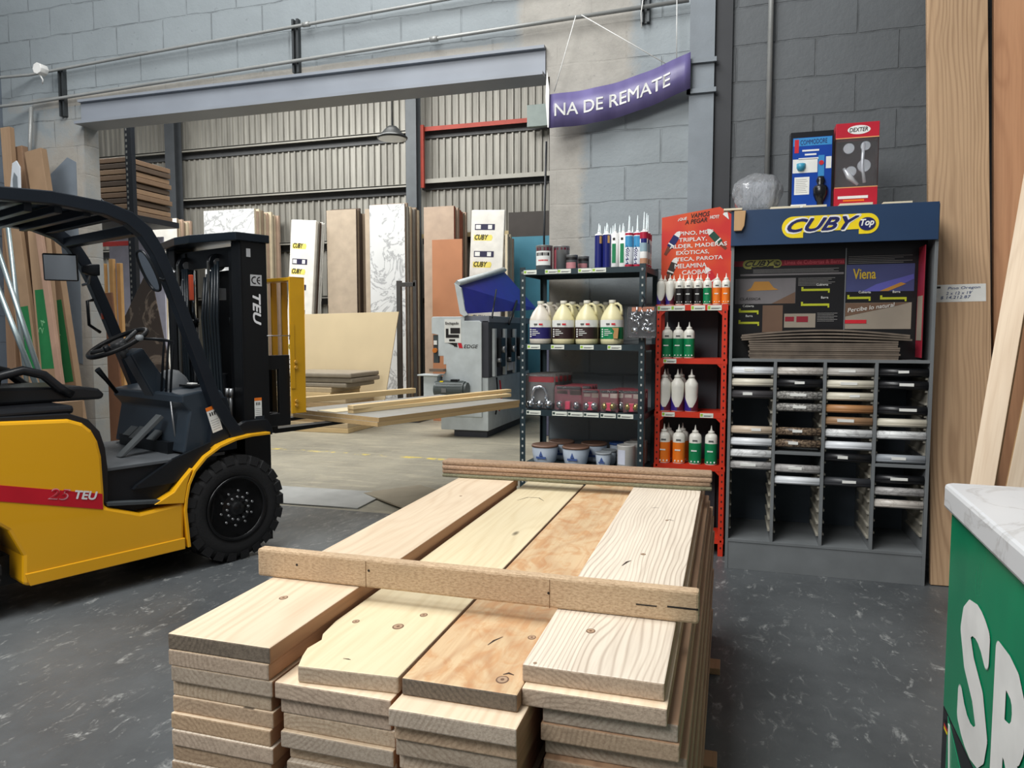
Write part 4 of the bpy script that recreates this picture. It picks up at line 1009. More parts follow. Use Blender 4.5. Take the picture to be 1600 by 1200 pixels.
fp('front_print', .016, bw-.008, .012, bh-.035, BLP)
fp('print_band', .018, bw-.01, bh-.085, bh-.037, BLL, .0028)
txt('COMMODORE', NAVY, bxr, (.058, -.0032, bh-.078), (1, 0, .03), (0, 0, 1), .028, .15, .005)
fp('print_logo', .026, .05, bh-.125, bh-.045, RED, .0032)
for j, (a, b) in enumerate(((.07, .165), (.085, .15), (.05, .19))): fp('print_line', a, b, bh-.118-j*.024, bh-.108-j*.024, WHITE, .0028)
fp('print_panel', .018, .158, .23, .312, PAPER, .0028); fp('print_panel', .205, bw-.01, .25, .32, PAPER, .0028)
G().lathe([(0, 0), (.018, .004), (.026, .02), (.026, .045), (.022, .045)], c=(0, 0, 0), n=14).shift((.065, -.0, .24)).ob('print_cup', mat('print_teal', (60, 150, 180), .4), bxr)
fp('print_panel', .03, .115, .10, .205, PAPER, .0028)
for j in range(8): fp('print_text', .038, .105-.006*(j % 3), .112+j*.011, .1145+j*.011, PGR, .0032)
g = G().lathe([(0, 0), (.016, 0), (.020, .04), (.028, .05), (.040, .08), (.042, .12), (.034, .135), (.018, .14), (.026, .165), (.018, .19), (0, .19)], c=(.178, -.006, .012), n=18)
g.ob('fitting', mat('fitting_black', (18, 19, 22), .25), bxr)
fp('print_chrome_bar', .162, .196, .205, .33, BLL, .0032); G().cyl((.179, -.006, .285), (.179, -.002, .285), .014, n=14).ob('print_dot', RED, bxr)
fp('price_sticker', .012, .10, .012, .042, PAPER, .0036)
bd2 = thing('boxed_pack', 'tall red boxed pack with clear window showing chrome door hardware', 'boxed pack', (.575, 4.775, CZ+.0005), 0)
bw, bh, bd = .235, .50, .10
RB = mat('pack_red', (190, 30, 50), .35); BRN = mat('pack_side_brown', (52, 26, 24), .45)
G().box(0, bw, 0, bd, 0, .125, 0).ob('box_base', [RB], bd2, .001)
G().box(0, bw, 0, bd, bh-.085, bh, 0).ob('box_lid', [RB], bd2, .001)
G().box(bw-.004, bw, .0, bd, .125, bh-.085).box(0, .004, 0, bd, .125, bh-.085).box(0, bw, bd-.004, bd, .125, bh-.085).ob('box_sides', BRN, bd2)
G().box(.004, bw-.004, .0, .002, .125, bh-.085).ob('window', CLEAR, bd2)
G().box(bw+.0002, bw+.001, .004, bd-.004, .01, bh-.01).ob('side_print', BRN, bd2)
g = G().cyl((.075, .01, .355), (.075, .04, .355), .030, n=18).cyl((.165, .008, .365), (.165, .04, .365), .026, n=18).cyl((.160, .008, .25), (.160, .04, .25), .036, n=18).cyl((.09, .01, .22), (.09, .04, .22), .03, n=18)
g.tube([(.155, .012, .38), (.15, .012, .25), (.165, .012, .15)], .010, 8).tube([(.05, .015, .24), (.08, .012, .19), (.13, .012, .14)], [.008, .02, .008], 8)
g.ob('door_hardware', mat('polished_silver', (214, 216, 220), .22, .35), bd2)
vs = [(.125+.062*math.cos(a), -.0008, bh-.042+.026*math.sin(a)) for a in [2*math.pi*i/24 for i in range(24)]]
ov = G().add(vs, [tuple(range(24))]).ob('brand_oval', WHITE, bd2)
txt('DEXTER', INK, ov, (.073, -.0010, bh-.054), (1, 0, .03), (0, 0, 1), .023, .10, .012, .15)
G().box(.02, .185, -.002, -.0002, .058, .074).ob('print_line', WHITE, bd2)
G().box(.05, .165, -.002, -.0002, .042, .052).ob('print_line', ORANGE, bd2)
G().box(0, bw, -.001, -.0001, bh-.09, bh-.085).box(0, bw, -.001, -.0001, .122, .127).ob('print_edge', mat('print_peach', (236, 170, 110), .5), bd2)
# crumpled plastic wrapped bundle
bm = bmesh.new(); bmesh.ops.create_icosphere(bm, subdivisions=5, radius=1)
for v in bm.verts:
    p = v.co.copy(); q = p*2.0
    d = 1+.07*mnoise.noise(q)-.05*abs(mnoise.noise(p*2.6))+.045*abs(mnoise.noise(p*6.5+q))+.012*mnoise.noise(p*14)
    sx_ = .150*(abs(p.x)**.8*(1 if p.x > 0 else -1))*d; sy_ = .11*p.y*d; sz_ = .132*(abs(p.z)**.75*(1 if p.z > 0 else -1))*d
    v.co = Vector((sx_*(1.0-.08*(p.z < 0)), sy_, max(-.118, sz_)))
me = bpy.data.meshes.new('plastic_wrap'); bm.to_mesh(me); bm.free()
for p in me.polygons: p.use_smooth = True
g = N('crinkled_plastic'); _n = g.noise(g.scale(g.obj(), (1, 1, .45)), 26, 4, .65, 1.8); g.bump(_n, 1.0, .03)
PLM = g.fin((.86, .88, .91, 1), .10, 0, Transmission_Weight=.72, IOR=1.22, Coat_Weight=1.0); me.materials.append(PLM)
bz = CZ+.1195
wb = thing('wrapped_bundle', 'crumpled clear plastic bag bundle on the left of the cabinet top', 'bundle', (.142, 4.86, bz))
o = bpy.data.objects.new('plastic_wrap', me); COL.objects.link(o); o.parent = wb
G().box(-.09, .09, -.05, .05, -.11, .07).ob('contents', mat('bundle_contents', (170, 176, 184), .5), wb, .03)
# ================================================================== FORKLIFT
# local frame: x forward, y to the left (0 = right side plane), z up; the root stands on the floor under the front axle
FH = R(68.6); FWD = Vector((math.cos(FH), math.sin(FH), 0)); LFT = Vector((-math.sin(FH), math.cos(FH), 0))
FO = Vector((-3.07, 3.950, 0)) + LFT*.58
fk = thing('forklift', 'yellow and black forklift truck carrying boards on its forks', 'forklift', FO, FH)
SHF = (0, -.58, 0)
def fo(g, nm, m, parent=None, bev=0): return g.shift(SHF).ob(nm, m, parent or fk, bev)
FWID = 1.16
# chassis side / counterweight (one yellow body): profile x,z
arch = [(-1.58+.36*math.cos(R(a)), .27+.36*math.sin(R(a))) for a in (-15, 10, 35, 60, 90, 120, 150, 180)]
body = [(-.365, .165), (-1.205, .165)] + arch + [(-2.1, .22), (-2.28, .30), (-2.36, .55), (-2.34, .95), (-2.2, 1.04), (-1.3, 1.045), (-.98, 1.028), (-.91, 1.0), (-.865, .955), (-.835, .89), (-.818, .80), (-.812, .58), (-.815, .515), (-.62, .44), (-.355, .455)]
fo(G().prism(body, 'y', 0, FWID), 'body', YEL, bev=.018)
# crease strip along the lower flank
fo(G().prism([(-.36, .165), (-1.2, .165), (-1.22, .235), (-.36, .235)], 'y', -.006, .02), 'sill', YEL, bev=.004)
fo(G().prism([(-2.33, .985), (-1.31, .722), (-.826, .592), (-.826, .503), (-1.31, .638), (-2.33, .90)], 'y', -.0025, -.0005), 'red_stripe', mat('decal_red', (196, 24, 44), .35))
DW = mat('decal_white', (236, 236, 238), .4); DP = mat('decal_pink', (226, 150, 160), .4)
dz = -.24; rx = Vector((1, 0, dz)).normalized()
txt('25', DP, fk, (-1.10, -.58-.0032, .612), rx, (0, 0, 1), .060, .115, .01, .35)
txt('25', mat('decal_red', (196, 24, 44)), fk, (-1.093, -.58-.0045, .616), rx, (0, 0, 1), .050, .098, -.012, .35)
txt('TEU', DW, fk, (-.965, -.58-.0035, .590), rx, (0, 0, 1), .045, .115, .045, .3)
# black seat deck trim over the yellow body
rim = [(-2.3, 1.05), (-1.3, 1.052), (-.97, 1.04), (-.885, .998), (-.835, .93), (-.812, .84), (-.80, .72), (-.80, .52)]
fo(G().strip(rim, [.03, .03, .035, .045, .05, .05, .045, .03], 'y', .03, FWID-.03), 'deck_trim', mat('deck_black_plastic', (26, 28, 32), .3), bev=.006)
fo(G().box(-2.2, -.93, .05, FWID-.05, 1.05, 1.10), 'seat_deck', mat('deck_black_plastic', (26, 28, 32)), bev=.02)
# footwell
fo(G().box(-.80, -.10, .06, FWID-.06, .45, .705), 'footwell_side', BLACK)
fo(G().box(-.79, -.05, .05, FWID-.05, .705, .725), 'floor_plate', mat('floor_plate_grey', (82, 86, 90), .6, bump=.2), bev=.003)
fo(G().prism([(-.80, .515), (-.36, .455), (-.36, .475), (-.80, .535)], 'y', .0, .16), 'step_plate', mat('step_grey', (74, 80, 84), .5, .3, bump=.3), bev=.002)
fo(G().prism([(-.16, .70), (-.16, .80), (-.40, .725), (-.62, .60), (-.64, .58), (-.4, .58)], 'y', .03, .06), 'side_skirt', BLACK)
# front fender
fen = [(-.335, .17), (-.352, .40), (-.345, .47), (-.325, .56), (-.285, .64), (-.21, .715), (-.11, .772), (.0, .805), (.11, .818), (.25, .818)]
for (nm, a, b) in (('fender', -.01, .23), ('fender', FWID-.23, FWID+.01)):
    fo(G().strip(fen, .018, 'y', a, b), nm, YEL, bev=.003)
fo(G().prism([(-.36, .45), (-.54, .475), (-.42, .53), (-.36, .60), (-.30, .66), (-.335, .57), (-.35, .5)], 'y', -.008, .06), 'fender_flare', YEL, bev=.004)
fo(G().box(-.33, .40, .24, FWID-.24, .18, .80), 'front_chassis', BLACK)
fo(G().box(-1.9, -.3, .2, FWID-.2, .14, .3), 'underframe', BLACK)
# wheels
def wheel(cx, y0, y1, r, label=None):
    w = (y1-y0); g = G(); MW = Matrix.Translation((cx, (y0+y1)/2, r)) @ Matrix.Rotation(R(90), 4, 'X')
    prof = [(r*.60, -w/2+.012), (r*.66, -w/2), (r*.88, -w/2+.004), (r*.965, -w/2+.03), (r*.97, w/2-.03), (r*.88, w/2-.004), (r*.66, w/2), (r*.60, w/2-.012)]
    g.lathe(prof, n=40, M=MW)
    nl = 22
    for i in range(nl):
        a0 = 2*math.pi*i/nl
        for sgn in (1, -1):
            aa = a0 + (math.pi/nl if sgn < 0 else 0)
            RM_ = MW @ Matrix.Rotation(aa, 4, 'Z')
            vs = []
            for (rr, zz, tw) in ((r*.84, .5, 0), (r*1.0, .47, 0), (r*1.0, .02, .10), (r*.95, .02, .10)):
                for s_ in (-1, 1): vs.append((rr*math.cos(tw+s_*.095), rr*math.sin(tw+s_*.095), sgn*w*zz*1.005))
            g.add(vs, [(0, 2, 3, 1), (2, 4, 5, 3), (4, 6, 7, 5), (0, 1, 7, 6), (0, 6, 4, 2), (1, 3, 5, 7)], 0, False, RM_)
    t = fo(g, 'wheel', RUB)
    g = G()
    RG = mat('rim_black', (16, 17, 19), .28, .3)
    g.lathe([(r*.60, w/2-.012), (r*.61, w/2+.006), (r*.57, w/2+.008), (r*.54, w/2-.03), (r*.50, w/2-.05), (r*.40, w/2-.055), (r*.36, w/2-.02), (r*.25, w/2-.008), (r*.13, w/2-.008), (r*.12, w/2+.012), (0, w/2+.012)], n=36, M=MW)
    rim_ = g.shift(SHF).ob('rim', RG, t); g = G()
    for i in range(12):
        a = 2*math.pi*i/12; p = MW @ Vector((r*.215*math.cos(a), r*.215*math.sin(a), w/2-.01)); q_ = MW @ Vector((r*.215*math.cos(a), r*.215*math.sin(a), w/2+.006)); G().cyl(p, q_, .008, n=6).shift(SHF).ob('wheel_bolt', STEEL, t)
    for i in range(10):
        a = 2*math.pi*i/10+.2; p = MW @ Vector((r*.325*math.cos(a), r*.325*math.sin(a), w/2-.03)); q_ = MW @ Vector((r*.325*math.cos(a), r*.325*math.sin(a), w/2-.005)); G().cyl(p, q_, .008, n=6).shift(SHF).ob('wheel_bolt', STEEL, t)
    return t
wheel(0, -.0, .21, .350); wheel(0, FWID-.21, FWID, .350); wheel(-1.58, .04, .20, .27); wheel(-1.58, FWID-.20, FWID-.04, .27)
# overhead guard
gr = [(.055, .80), (-.10, 1.05), (-.30, 1.62), (-.385, 1.845), (-.44, 1.975), (-.51, 2.085), (-.60, 2.155), (-.73, 2.195), (-1.0, 2.215), (-1.5, 2.19), (-2.05, 2.12)]
gg_ = fo(G().strip(gr, [.085, .075, .07, .07, .075, .08, .08, .075, .07, .07, .07], 'y', .035, .105), 'guard_post', FBLACK, bev=.006)
fo(G().strip(gr, [.085, .075, .07, .07, .075, .08, .08, .075, .07, .07, .07], 'y', FWID-.085, FWID-.015), 'guard_post', FBLACK, bev=.006)
rear = [(-2.05, 2.12), (-2.10, 1.9), (-2.05, 1.05)]
fo(G().strip(rear, .06, 'y', .04, .10), 'guard_post', FBLACK, bev=.005); fo(G().strip(rear, .06, 'y', FWID-.10, FWID-.04), 'guard_post', FBLACK, bev=.005)
for i in range(10):
    x = -.66-.145*i; z = 2.165+.01*(i < 3)-.006*max(0, i-5)
    fo(G().box(x-.02, x+.02, .10, FWID-.08, z-.03, z+.012), 'guard_slat', FBLACK, bev=.003)
fo(G().box(-2.0, -.60, .10, FWID-.08, 2.195, 2.200), 'roof_sheet', N('roof_tinted_sheet').fin(lin((34, 52, 66)), .25, 0))
fo(G().box(-.57, -.50, .10, FWID-.08, 2.07, 2.13), 'guard_crossbar', FBLACK, bev=.005)
# cowl, column, wheel, levers
COW = mat('cowl_grey_blue', (52, 62, 72), .32, .2)
cw = fo(G().prism([(-.30, .74), (-.25, 1.0), (-.30, 1.06), (-.30, 1.11), (-.10, 1.14), (-.03, 1.12), (.03, 1.0), (.06, .74)], 'y', .10, FWID-.10), 'cowl', COW, bev=.012)
fo(G().prism([(-.16, .73), (-.10, 1.08), (-.02, 1.08), (.04, .80), (.04, .73)], 'y', .055, .10), 'cowl_bracket', FBLACK, bev=.004)
fo(G().box(-.16, -.06, .25, .40, 1.14, 1.155), 'latch_panel', BLACK, cw); fo(G().box(-.13, -.09, .29, .36, 1.155, 1.165), 'latch', WHITE, cw, .004)
Mw = Matrix.Translation((-.10, .0555, .935)) @ Matrix.Rotation(R(-10), 4, 'Y')
def decal(mx, w, h, parent, nm='warning_label'):
    g = G().add([mx @ Vector(p) for p in ((-w/2, 0, -h/2), (w/2, 0, -h/2), (w/2, 0, h/2), (-w/2, 0, h/2))], [(0, 1, 2, 3)], 0)
    g.add([mx @ Vector(p) for p in ((-w/2, -.0006, h*.36), (w/2, -.0006, h*.36), (w/2, -.0006, h/2), (-w/2, -.0006, h/2))], [(0, 1, 2, 3)], 1)
    for j in range(3): g.add([mx @ Vector(p) for p in ((-w*.3+j*w*.22, -.0006, h*.14), (-w*.18+j*w*.22, -.0006, h*.14), (-w*.18+j*w*.22, -.0006, h*.28), (-w*.3+j*w*.22, -.0006, h*.28))], [(0, 1, 2, 3)], 2)
    for j in range(5): g.add([mx @ Vector(p) for p in ((-w*.38, -.0006, -h*.4+j*h*.09), (w*.36, -.0006, -h*.4+j*h*.09), (w*.36, -.0006, -h*.385+j*h*.09), (-w*.38, -.0006, -h*.385+j*h*.09))], [(0, 1, 2, 3)], 3)
    return fo(g, nm, [PAPER, ORANGE, INK, PGR], parent)
decal(Matrix.Translation((-.115, .0545, .945)) @ Matrix.Rotation(R(-16), 4, 'Y'), .07, .17, fk)
fo(G().prism([(-.28, 1.04), (-.44, 1.36), (-.36, 1.40), (-.16, 1.10)], 'y', .46, .60), 'steering_column', COW, bev=.012)
fo(G().lathe([(0, 0), (.13, 0), (.13, .02), (.10, .09), (.05, .14), (0, .15)], c=(-.14, .55, 1.10), n=20), 'instrument_pod', mat('pod_grey', (90, 94, 98), .5))
MS = Matrix.Translation((-.47, .56, 1.43)) @ Matrix.Rotation(R(-28), 4, 'Y')
g = G().tube([MS @ Vector((.185*math.cos(a), .185*math.sin(a), 0)) for a in [2*math.pi*i/28 for i in range(28)]], .016, 10, closed=True)
sw = fo(g, 'steering_wheel', mat('steering_black', (22, 23, 25), .45))
g = G()
for a in (20, 140, 260): g.tube([MS @ Vector((0, 0, -.02)), MS @ Vector((.18*math.cos(R(a)), .18*math.sin(R(a)), 0))], .014, 8)
g.cyl(MS @ Vector((0, 0, -.03)), MS @ Vector((0, 0, .015)), .045, n=18); g.cyl(MS @ Vector((0, 0, -.10)), MS @ Vector((0, 0, -.03)), .03, n=14)
fo(g, 'spokes', mat('steering_grey', (70, 72, 74), .4), sw)
fo(G().cyl(MS @ Vector((-.12, -.12, .0)), MS @ Vector((-.12, -.12, .05)), .022, .018, n=12), 'spinner_knob', BLACK, sw)
for i, y in enumerate((.30, .36, .42)):
    fo(G().tube([(-.27, y, 1.10), (-.25, y, 1.35), (-.24, y, 1.44), (-.30, y+.03, 1.455), (-.40, y+.07, 1.46)], .008, 8), 'lever', BLACK)
    if i == 0: fo(G().lathe([(0, 0), (.02, .004), (.026, .02), (.02, .036), (0, .04)], c=(-.42, y+.07, 1.445), n=14), 'lever_knob', mat('knob_grey', (160, 166, 170), .35))
fo(G().tube([(-.42, .72, 1.10), (-.49, .70, 1.19), (-.55, .68, 1.26)], [.012, .014, .02], 10), 'gear_lever', BLACK)
# pedals and hanging linkages
for (x, y) in ((-.34, .80), (-.38, .62), (-.34, .46)):
    fo(G().prism([(x, .80), (x+.012, .79), (x+.09, .86), (x+.078, .87)], 'y', y-.05, y+.05).tube([(x+.06, y, .85), (x+.14, y, .74)], .01, 6), 'pedal', mat('pedal_grey', (88, 92, 94), .5), bev=.002)
fo(G().prism([(-.58, .73), (-.555, .73), (-.30, .95), (-.32, .97)], 'y', .33, .40), 'accelerator_pedal', mat('pedal_grey', (88, 92, 94)), bev=.003)
g = G()
for i in range(4): g.tube([(-.30+.015*i, .24+.03*i, 1.06), (-.27+.012*i, .24+.03*i, .74)], .006, 6)
fo(g, 'control_rods', STEEL)
# seat
SB = mat('seat_black_vinyl', (24, 26, 30), .38)
st = fo(G().prism([(-1.42, 1.10), (-1.42, 1.19), (-1.3, 1.20), (-.80, 1.185), (-.70, 1.165), (-.665, 1.13), (-.68, 1.10)], 'y', .30, .82), 'seat', SB, bev=.03)
fo(G().prism([(-1.38, 1.18), (-1.28, 1.18), (-1.22, 1.30), (-1.20, 1.45), (-1.23, 1.62), (-1.34, 1.64), (-1.38, 1.45)], 'y', .30, .82), 'backrest', SB, st, .03)
fo(G().tube([(-1.25, .27, 1.16), (-1.22, .27, 1.26), (-1.10, .27, 1.29), (-1.0, .27, 1.26), (-.92, .27, 1.18), (-.86, .27, 1.14)], .026, 10), 'hip_restraint', SB, st)
fo(G().tube([(-1.25, .85, 1.16), (-1.22, .85, 1.26), (-1.10, .85, 1.29), (-1.0, .85, 1.26), (-.92, .85, 1.18), (-.86, .85, 1.14)], .026, 10), 'hip_restraint', SB, st)
# mirrors, lamps, grab handle
MM = Matrix.Translation((-.60, 1.06, 1.93)) @ Matrix.Rotation(R(62), 4, 'Z') @ Matrix.Rotation(R(-10), 4, 'Y')
t = fo(G().box(-.010, .012, -.10, .10, -.09, .09, 0, MM), 'side_mirror', BLACK, bev=.008)
o = fo(G().box(-.014, -.0105, -.092, .092, -.082, .082, 0, MM), 'mirror_glass', mat('mirror_silver', (232, 240, 250), .22, .55, var=.0), t, .003)
fo(G().tube([(-.60, 1.08, 1.95), (-.54, 1.10, 1.99)], .008, 6), 'mirror_arm', BLACK, t)
Mm = Matrix.Translation((-.50, .05, 1.86)) @ Matrix.Rotation(R(-24), 4, 'Y')
pts = [(0, math.cos(a)*.075*(abs(math.cos(a))**-.35 if abs(math.cos(a)) > .05 else 1), math.sin(a)*.125) for a in [2*math.pi*i/24 for i in range(24)]]
g = G().tube([Mm @ Vector(p) for p in pts], .008, 6, closed=True); t = fo(g, 'side_mirror', BLACK)
g = G().add([Mm @ Vector(p) for p in pts], [tuple(range(24))]); fo(g, 'mirror_glass', CHR, t)
fo(G().tube([(-.48, .05, 1.83), (-.42, .04, 1.81), (-.385, .06, 1.85)], .009, 8), 'mirror_arm', BLACK, t)
wl = fo(G().lathe([(.055, 0), (.05, .06), (.03, .10), (0, .10)], n=4, M=Matrix.Translation((-.40, .985, 1.92)) @ Matrix.Rotation(R(-90), 4, 'Y') @ Matrix.Rotation(R(45), 4, 'Z')), 'work_lamp', BLACK, bev=.006)
fo(G().tube([(-.45, .985, 1.90), (-.45, 1.02, 1.83), (-.47, 1.06, 1.82)], .01, 6), 'lamp_bracket', STEEL, wl)
fo(G().tube([(-.41, 1.06, 1.72), (-.46, 1.02, 1.71), (-.455, 1.02, 1.55), (-.37, 1.06, 1.50)], .011, 8), 'grab_handle', BLACK)
fo(G().box(-.012, .012, -.012, .012, -.08, .08).shift((-.20, .13, 1.78)), 'side_lamp', mat('lamp_orange', (190, 74, 44), .3), bev=.004)
fo(G().box(-.012, .012, -.012, .012, -.07, .07).shift((-.33, 1.10, 1.66)), 'side_lamp', mat('lamp_orange', (190, 74, 44)), bev=.004)
# mast
MBL = mat('mast_black', (14, 16, 19), .42, .2)
MR0 = .09
ms = fo(G().box(.12, .315, MR0, MR0+.018, .06, 2.10).box(.12, .14, MR0, MR0+.11, .06, 2.10).box(.295, .315, MR0, MR0+.05, .06, 2.10), 'mast_channel', MBL, bev=.003)
fo(G().box(.12, .315, FWID-.108, FWID-.09, .06, 2.10).box(.12, .14, FWID-.20, FWID-.09, .06, 2.10).box(.295, .315, FWID-.14, FWID-.09, .06, 2.10), 'mast_channel', MBL, bev=.003)
for (y, d) in ((MR0+.085, 1), (FWID-MR0-.10, -1)):
    fo(G().box(.15, .30, y, y+.016, .10, 2.07).box(.15, .165, y, y+.11*d if d > 0 else y, .10, 2.07) if d > 0 else G().box(.15, .30, y, y+.016, .10, 2.07).box(.15, .165, y-.11, y, .10, 2.07), 'inner_channel', mat('inner_mast', (20, 22, 25), .35, .3), bev=.002)
fo(G().prism([(.08, MR0-.02), (.33, MR0-.02), (.33, FWID-MR0+.02), (.08, FWID-MR0+.02), (-.02, FWID*.5+.1), (-.02, FWID*.5-.1)], 'z', 2.10, 2.155), 'mast_top_plate', mat('mast_plate', (30, 38, 46), .25, .4), bev=.006)
fo(G().box(.16, .30, MR0+.02, FWID-MR0-.02, .45, .60), 'mast_crossbar', MBL); fo(G().box(.16, .2, MR0+.02, FWID-MR0-.02, 1.95, 2.08), 'mast_crossbar', MBL)
for y in (.30, FWID-.30):
    c_ = fo(G().cyl((.20, y, .15), (.20, y, 1.55), .035, n=18).cyl((.20, y, 1.55), (.20, y, 1.60), .042, n=18), 'lift_cylinder', mat('cylinder_black', (20, 24, 30), .25, .3))
    fo(G().cyl((.20, y, 1.6), (.20, y, 2.06), .02, n=14), 'piston_rod', CHR, c_)
fo(G().cyl((.24, FWID/2, .15), (.24, FWID/2, 1.2), .05, n=20), 'lift_cylinder', mat('cylinder_black', (20, 24, 30)))
for (y, x) in ((.44, .15), (.86, .15)):
    ch = fo(G().cyl((x, y-.02, 1.98), (x, y+.02, 1.98), .06, n=24), 'chain_pulley', BLACK)
    fo(G().cyl((x-.0, y-.024, 1.98), (x, y-.021, 1.98), .03, n=16).cyl((x-.063, y, 1.98), (x-.06, y, 1.98), .01, n=10), 'pulley_hub', STEEL, ch)
    g = G(); z = .85
    g.box(x-.064, x-.052, y-.010, y+.010, .7, 1.98); fo(g, 'chain', mat('chain_steel', (120, 120, 116), .35, .8), ch)
g = G()
for i in range(6):
    y = .33+.035*i; g.tube([(.10, y, 1.98-.02*i), (.085, y+.004*i, 1.6), (.09, y-.02, 1.1), (.10, y-.05, .85), (.12, y-.05, .62)], .010, 8)
for i in range(3):
    y = .74+.03*i; g.tube([(.10, y, 1.95), (.085, y, 1.4), (.09, y-.01, .9), (.12, y, .6)], .010, 8)
fo(g, 'hydraulic_hoses', mat('hose_black', (22, 30, 36), .28))
g = G()
for y in (.195, .24): g.tube([(.09, y, 1.10), (.085, y, .98), (.10, y+.01, .86)], .011, 8).cyl((.09, y, 1.06), (.09, y, 1.12), .016, n=6)
fo(g, 'hose_fittings', STEEL)
g = G().box(.10, .16, .34, .38, 1.72, 1.80).box(.09, .14, .80, .90, 1.78, 1.83).cyl((.1, .9, 1.92), (.1, .99, 1.96), .022, n=10).cyl((.1, .80, 1.88), (.1, .84, 1.70), .012, n=8)
fo(g, 'mast_fittings', STEEL)
# mast lettering
yy = -.58+MR0-.001
for s_, z, h_, l_ in (('TEU', 1.55, .05, .20),):
    txt(s_, DW, fk, (.205, yy, 1.755), (0, 0, -1), (1, 0, 0), .055, .205, .05, .25)
g = G().box(.19, .275, MR0-.002, MR0-.0005, 1.81, 1.885); ce = fo(g, 'ce_plate', mat('plate_silver', (196, 198, 200), .35, .3))
def arcs(cx, cz, r, a0, a1, w=.008):
    vs = []; k = 10
    for i in range(k+1):
        a = R(a0+(a1-a0)*i/k); vs += [(cx+(r-w/2)*math.cos(a), MR0-.003, cz+(r-w/2)*math.sin(a)), (cx+(r+w/2)*math.cos(a), MR0-.003, cz+(r+w/2)*math.sin(a))]
    return vs, [(2*i, 2*i+2, 2*i+3, 2*i+1) for i in range(k)]
g = G(); g.add(*arcs(.222, 1.848, .022, 70, 290)); g.add(*arcs(.262, 1.848, .022, 90, 270)); g.box(.242, .262, MR0-.0031, MR0-.0029, 1.845, 1.851)
fo(g, 'ce_mark', INK, ce)
fo(G().box(.165, .195, MR0-.002, MR0-.0005, 2.00, 2.055), 'small_plate', mat('plate_silver', (196, 198, 200)))
decal(Matrix.Translation((.225, MR0-.0012, .985)), .055, .14, fk)
fo(G().box(.20, .27, MR0-.002, MR0-.0005, .83, .93), 'rating_plate', mat('rating_plate_dark', (40, 46, 52), .3))
# tilt bracket
fo(G().prism([(-.02, .80), (.02, .87), (.10, .91), (.26, .91), (.30, .85), (.30, .80)], 'y', .04, MR0-.003), 'tilt_bracket', BLACK, bev=.004)
# carriage, forks, backrest
ca = fo(G().box(.40, .46, .14, FWID-.14, 1.26, 1.33).box(.40, .46, .14, FWID-.14, .86, .93), 'carriage', MBL, bev=.006)
fo(G().prism([(.28, .84), (.50, .84), (.50, 1.34), (.28, 1.34), (.28, 1.24), (.41, 1.24), (.41, .93), (.28, .93)], 'y', .115, .145), 'carriage_frame', MBL, ca, .005)
fo(G().box(.33, .45, FWID-.20, FWID-.16, .86, 1.33), 'carriage_plate', MBL, ca, .005)
fo(G().box(.34, .39, .40, .76, .30, 1.95), 'carriage_plate', MBL, ca, .005)
for y in (.28, .78):
    fo(G().prism([(.46, 1.30), (.50, 1.30), (.505, .80), (1.55, .797), (1.55, .785), (.60, .765), (.48, .765), (.46, .80)], 'y', y, y+.11), 'fork', MBL, bev=.004)
LB = .10
bk = fo(G().box(.50, .62, LB, LB+.012, .92, 1.89).prism([(.62, LB), (.62, LB+.055), (.608, LB+.055), (.608, LB+.012)], 'z', .92, 1.89), 'load_backrest', YEL2, bev=.003)
fo(G().box(.585, .62, FWID-LB-.012, FWID-LB, .92, 1.89), 'backrest_side', YEL2, bk, .003)
fo(G().box(.50, .60, LB+.012, FWID-LB-.012, 1.862, 1.886), 'backrest_top', YEL2, bk, .002)
for y in (.27, .40, .55, .70, .85): fo(G().box(.555, .60, y, y+.014, 1.30, 1.86), 'backrest_bar', YEL2, bk, .002)
fo(G().box(.497, .53, LB-.004, LB, 1.10, 1.56), 'stiffener', YEL2, bk)
g = G()
for z in (.98, 1.01, 1.25, 1.29): g.cyl((.535, LB-.014, z), (.535, LB, z), .012, n=8)
fo(g, 'backrest_bolts', mat('bolt_yellow', (196, 150, 60), .4), bk)
fo(G().tube([(.50, LB, 1.475), (.30, MR0-.01, 1.475)], .004, 6), 'cable', STEEL)
# ---- load on the forks: sheets and battens
la = R(90-20.3); LX = Vector((math.cos(la), math.sin(la), 0)); LYv = Vector((-math.sin(la), math.cos(la), 0))
LP = Vector((-2.491, 4.807, .8005))
MEL = mat('melamine_grey_sheet', (150, 150, 146), .35); PEDGE = wood('sheet_edge_ply', (200, 170, 122), (150, 110, 70), 'x', 1.2, 3, knot=False, contrast=.25)
for i, (off, lab) in enumerate(((0, 'lower grey faced sheet on the forks'), (.018, 'upper grey faced sheet on the forks'))):
    p = LP + LX*(.012*i) + LYv*(.0)+Vector((0, 0, .0335*i))
    g = G(); w, l, t_ = 1.02, 1.76, .033
    g.add([(0,0,0),(l,0,0),(l,w,0),(0,w,0),(0,0,t_),(l,0,t_),(l,w,t_),(0,w,t_)], [(0,3,2,1),(4,5,6,7)], 0); g.add([(0,0,0),(l,0,0),(l,w,0),(0,w,0),(0,0,t_),(l,0,t_),(l,w,t_),(0,w,t_)], [(0,1,5,4),(1,2,6,5),(2,3,7,6),(3,0,4,7)], 1)
    o = g.ob('board_sheet', [MEL, PEDGE], None, .001, p); o.rotation_euler = (0, 0, la); tag(o, lab, 'sheet', 'sheets on the forks')
LT = wood('batten_light', (222, 196, 148), (176, 140, 92), 'x', 1.4, 3, knot=False, contrast=.2)
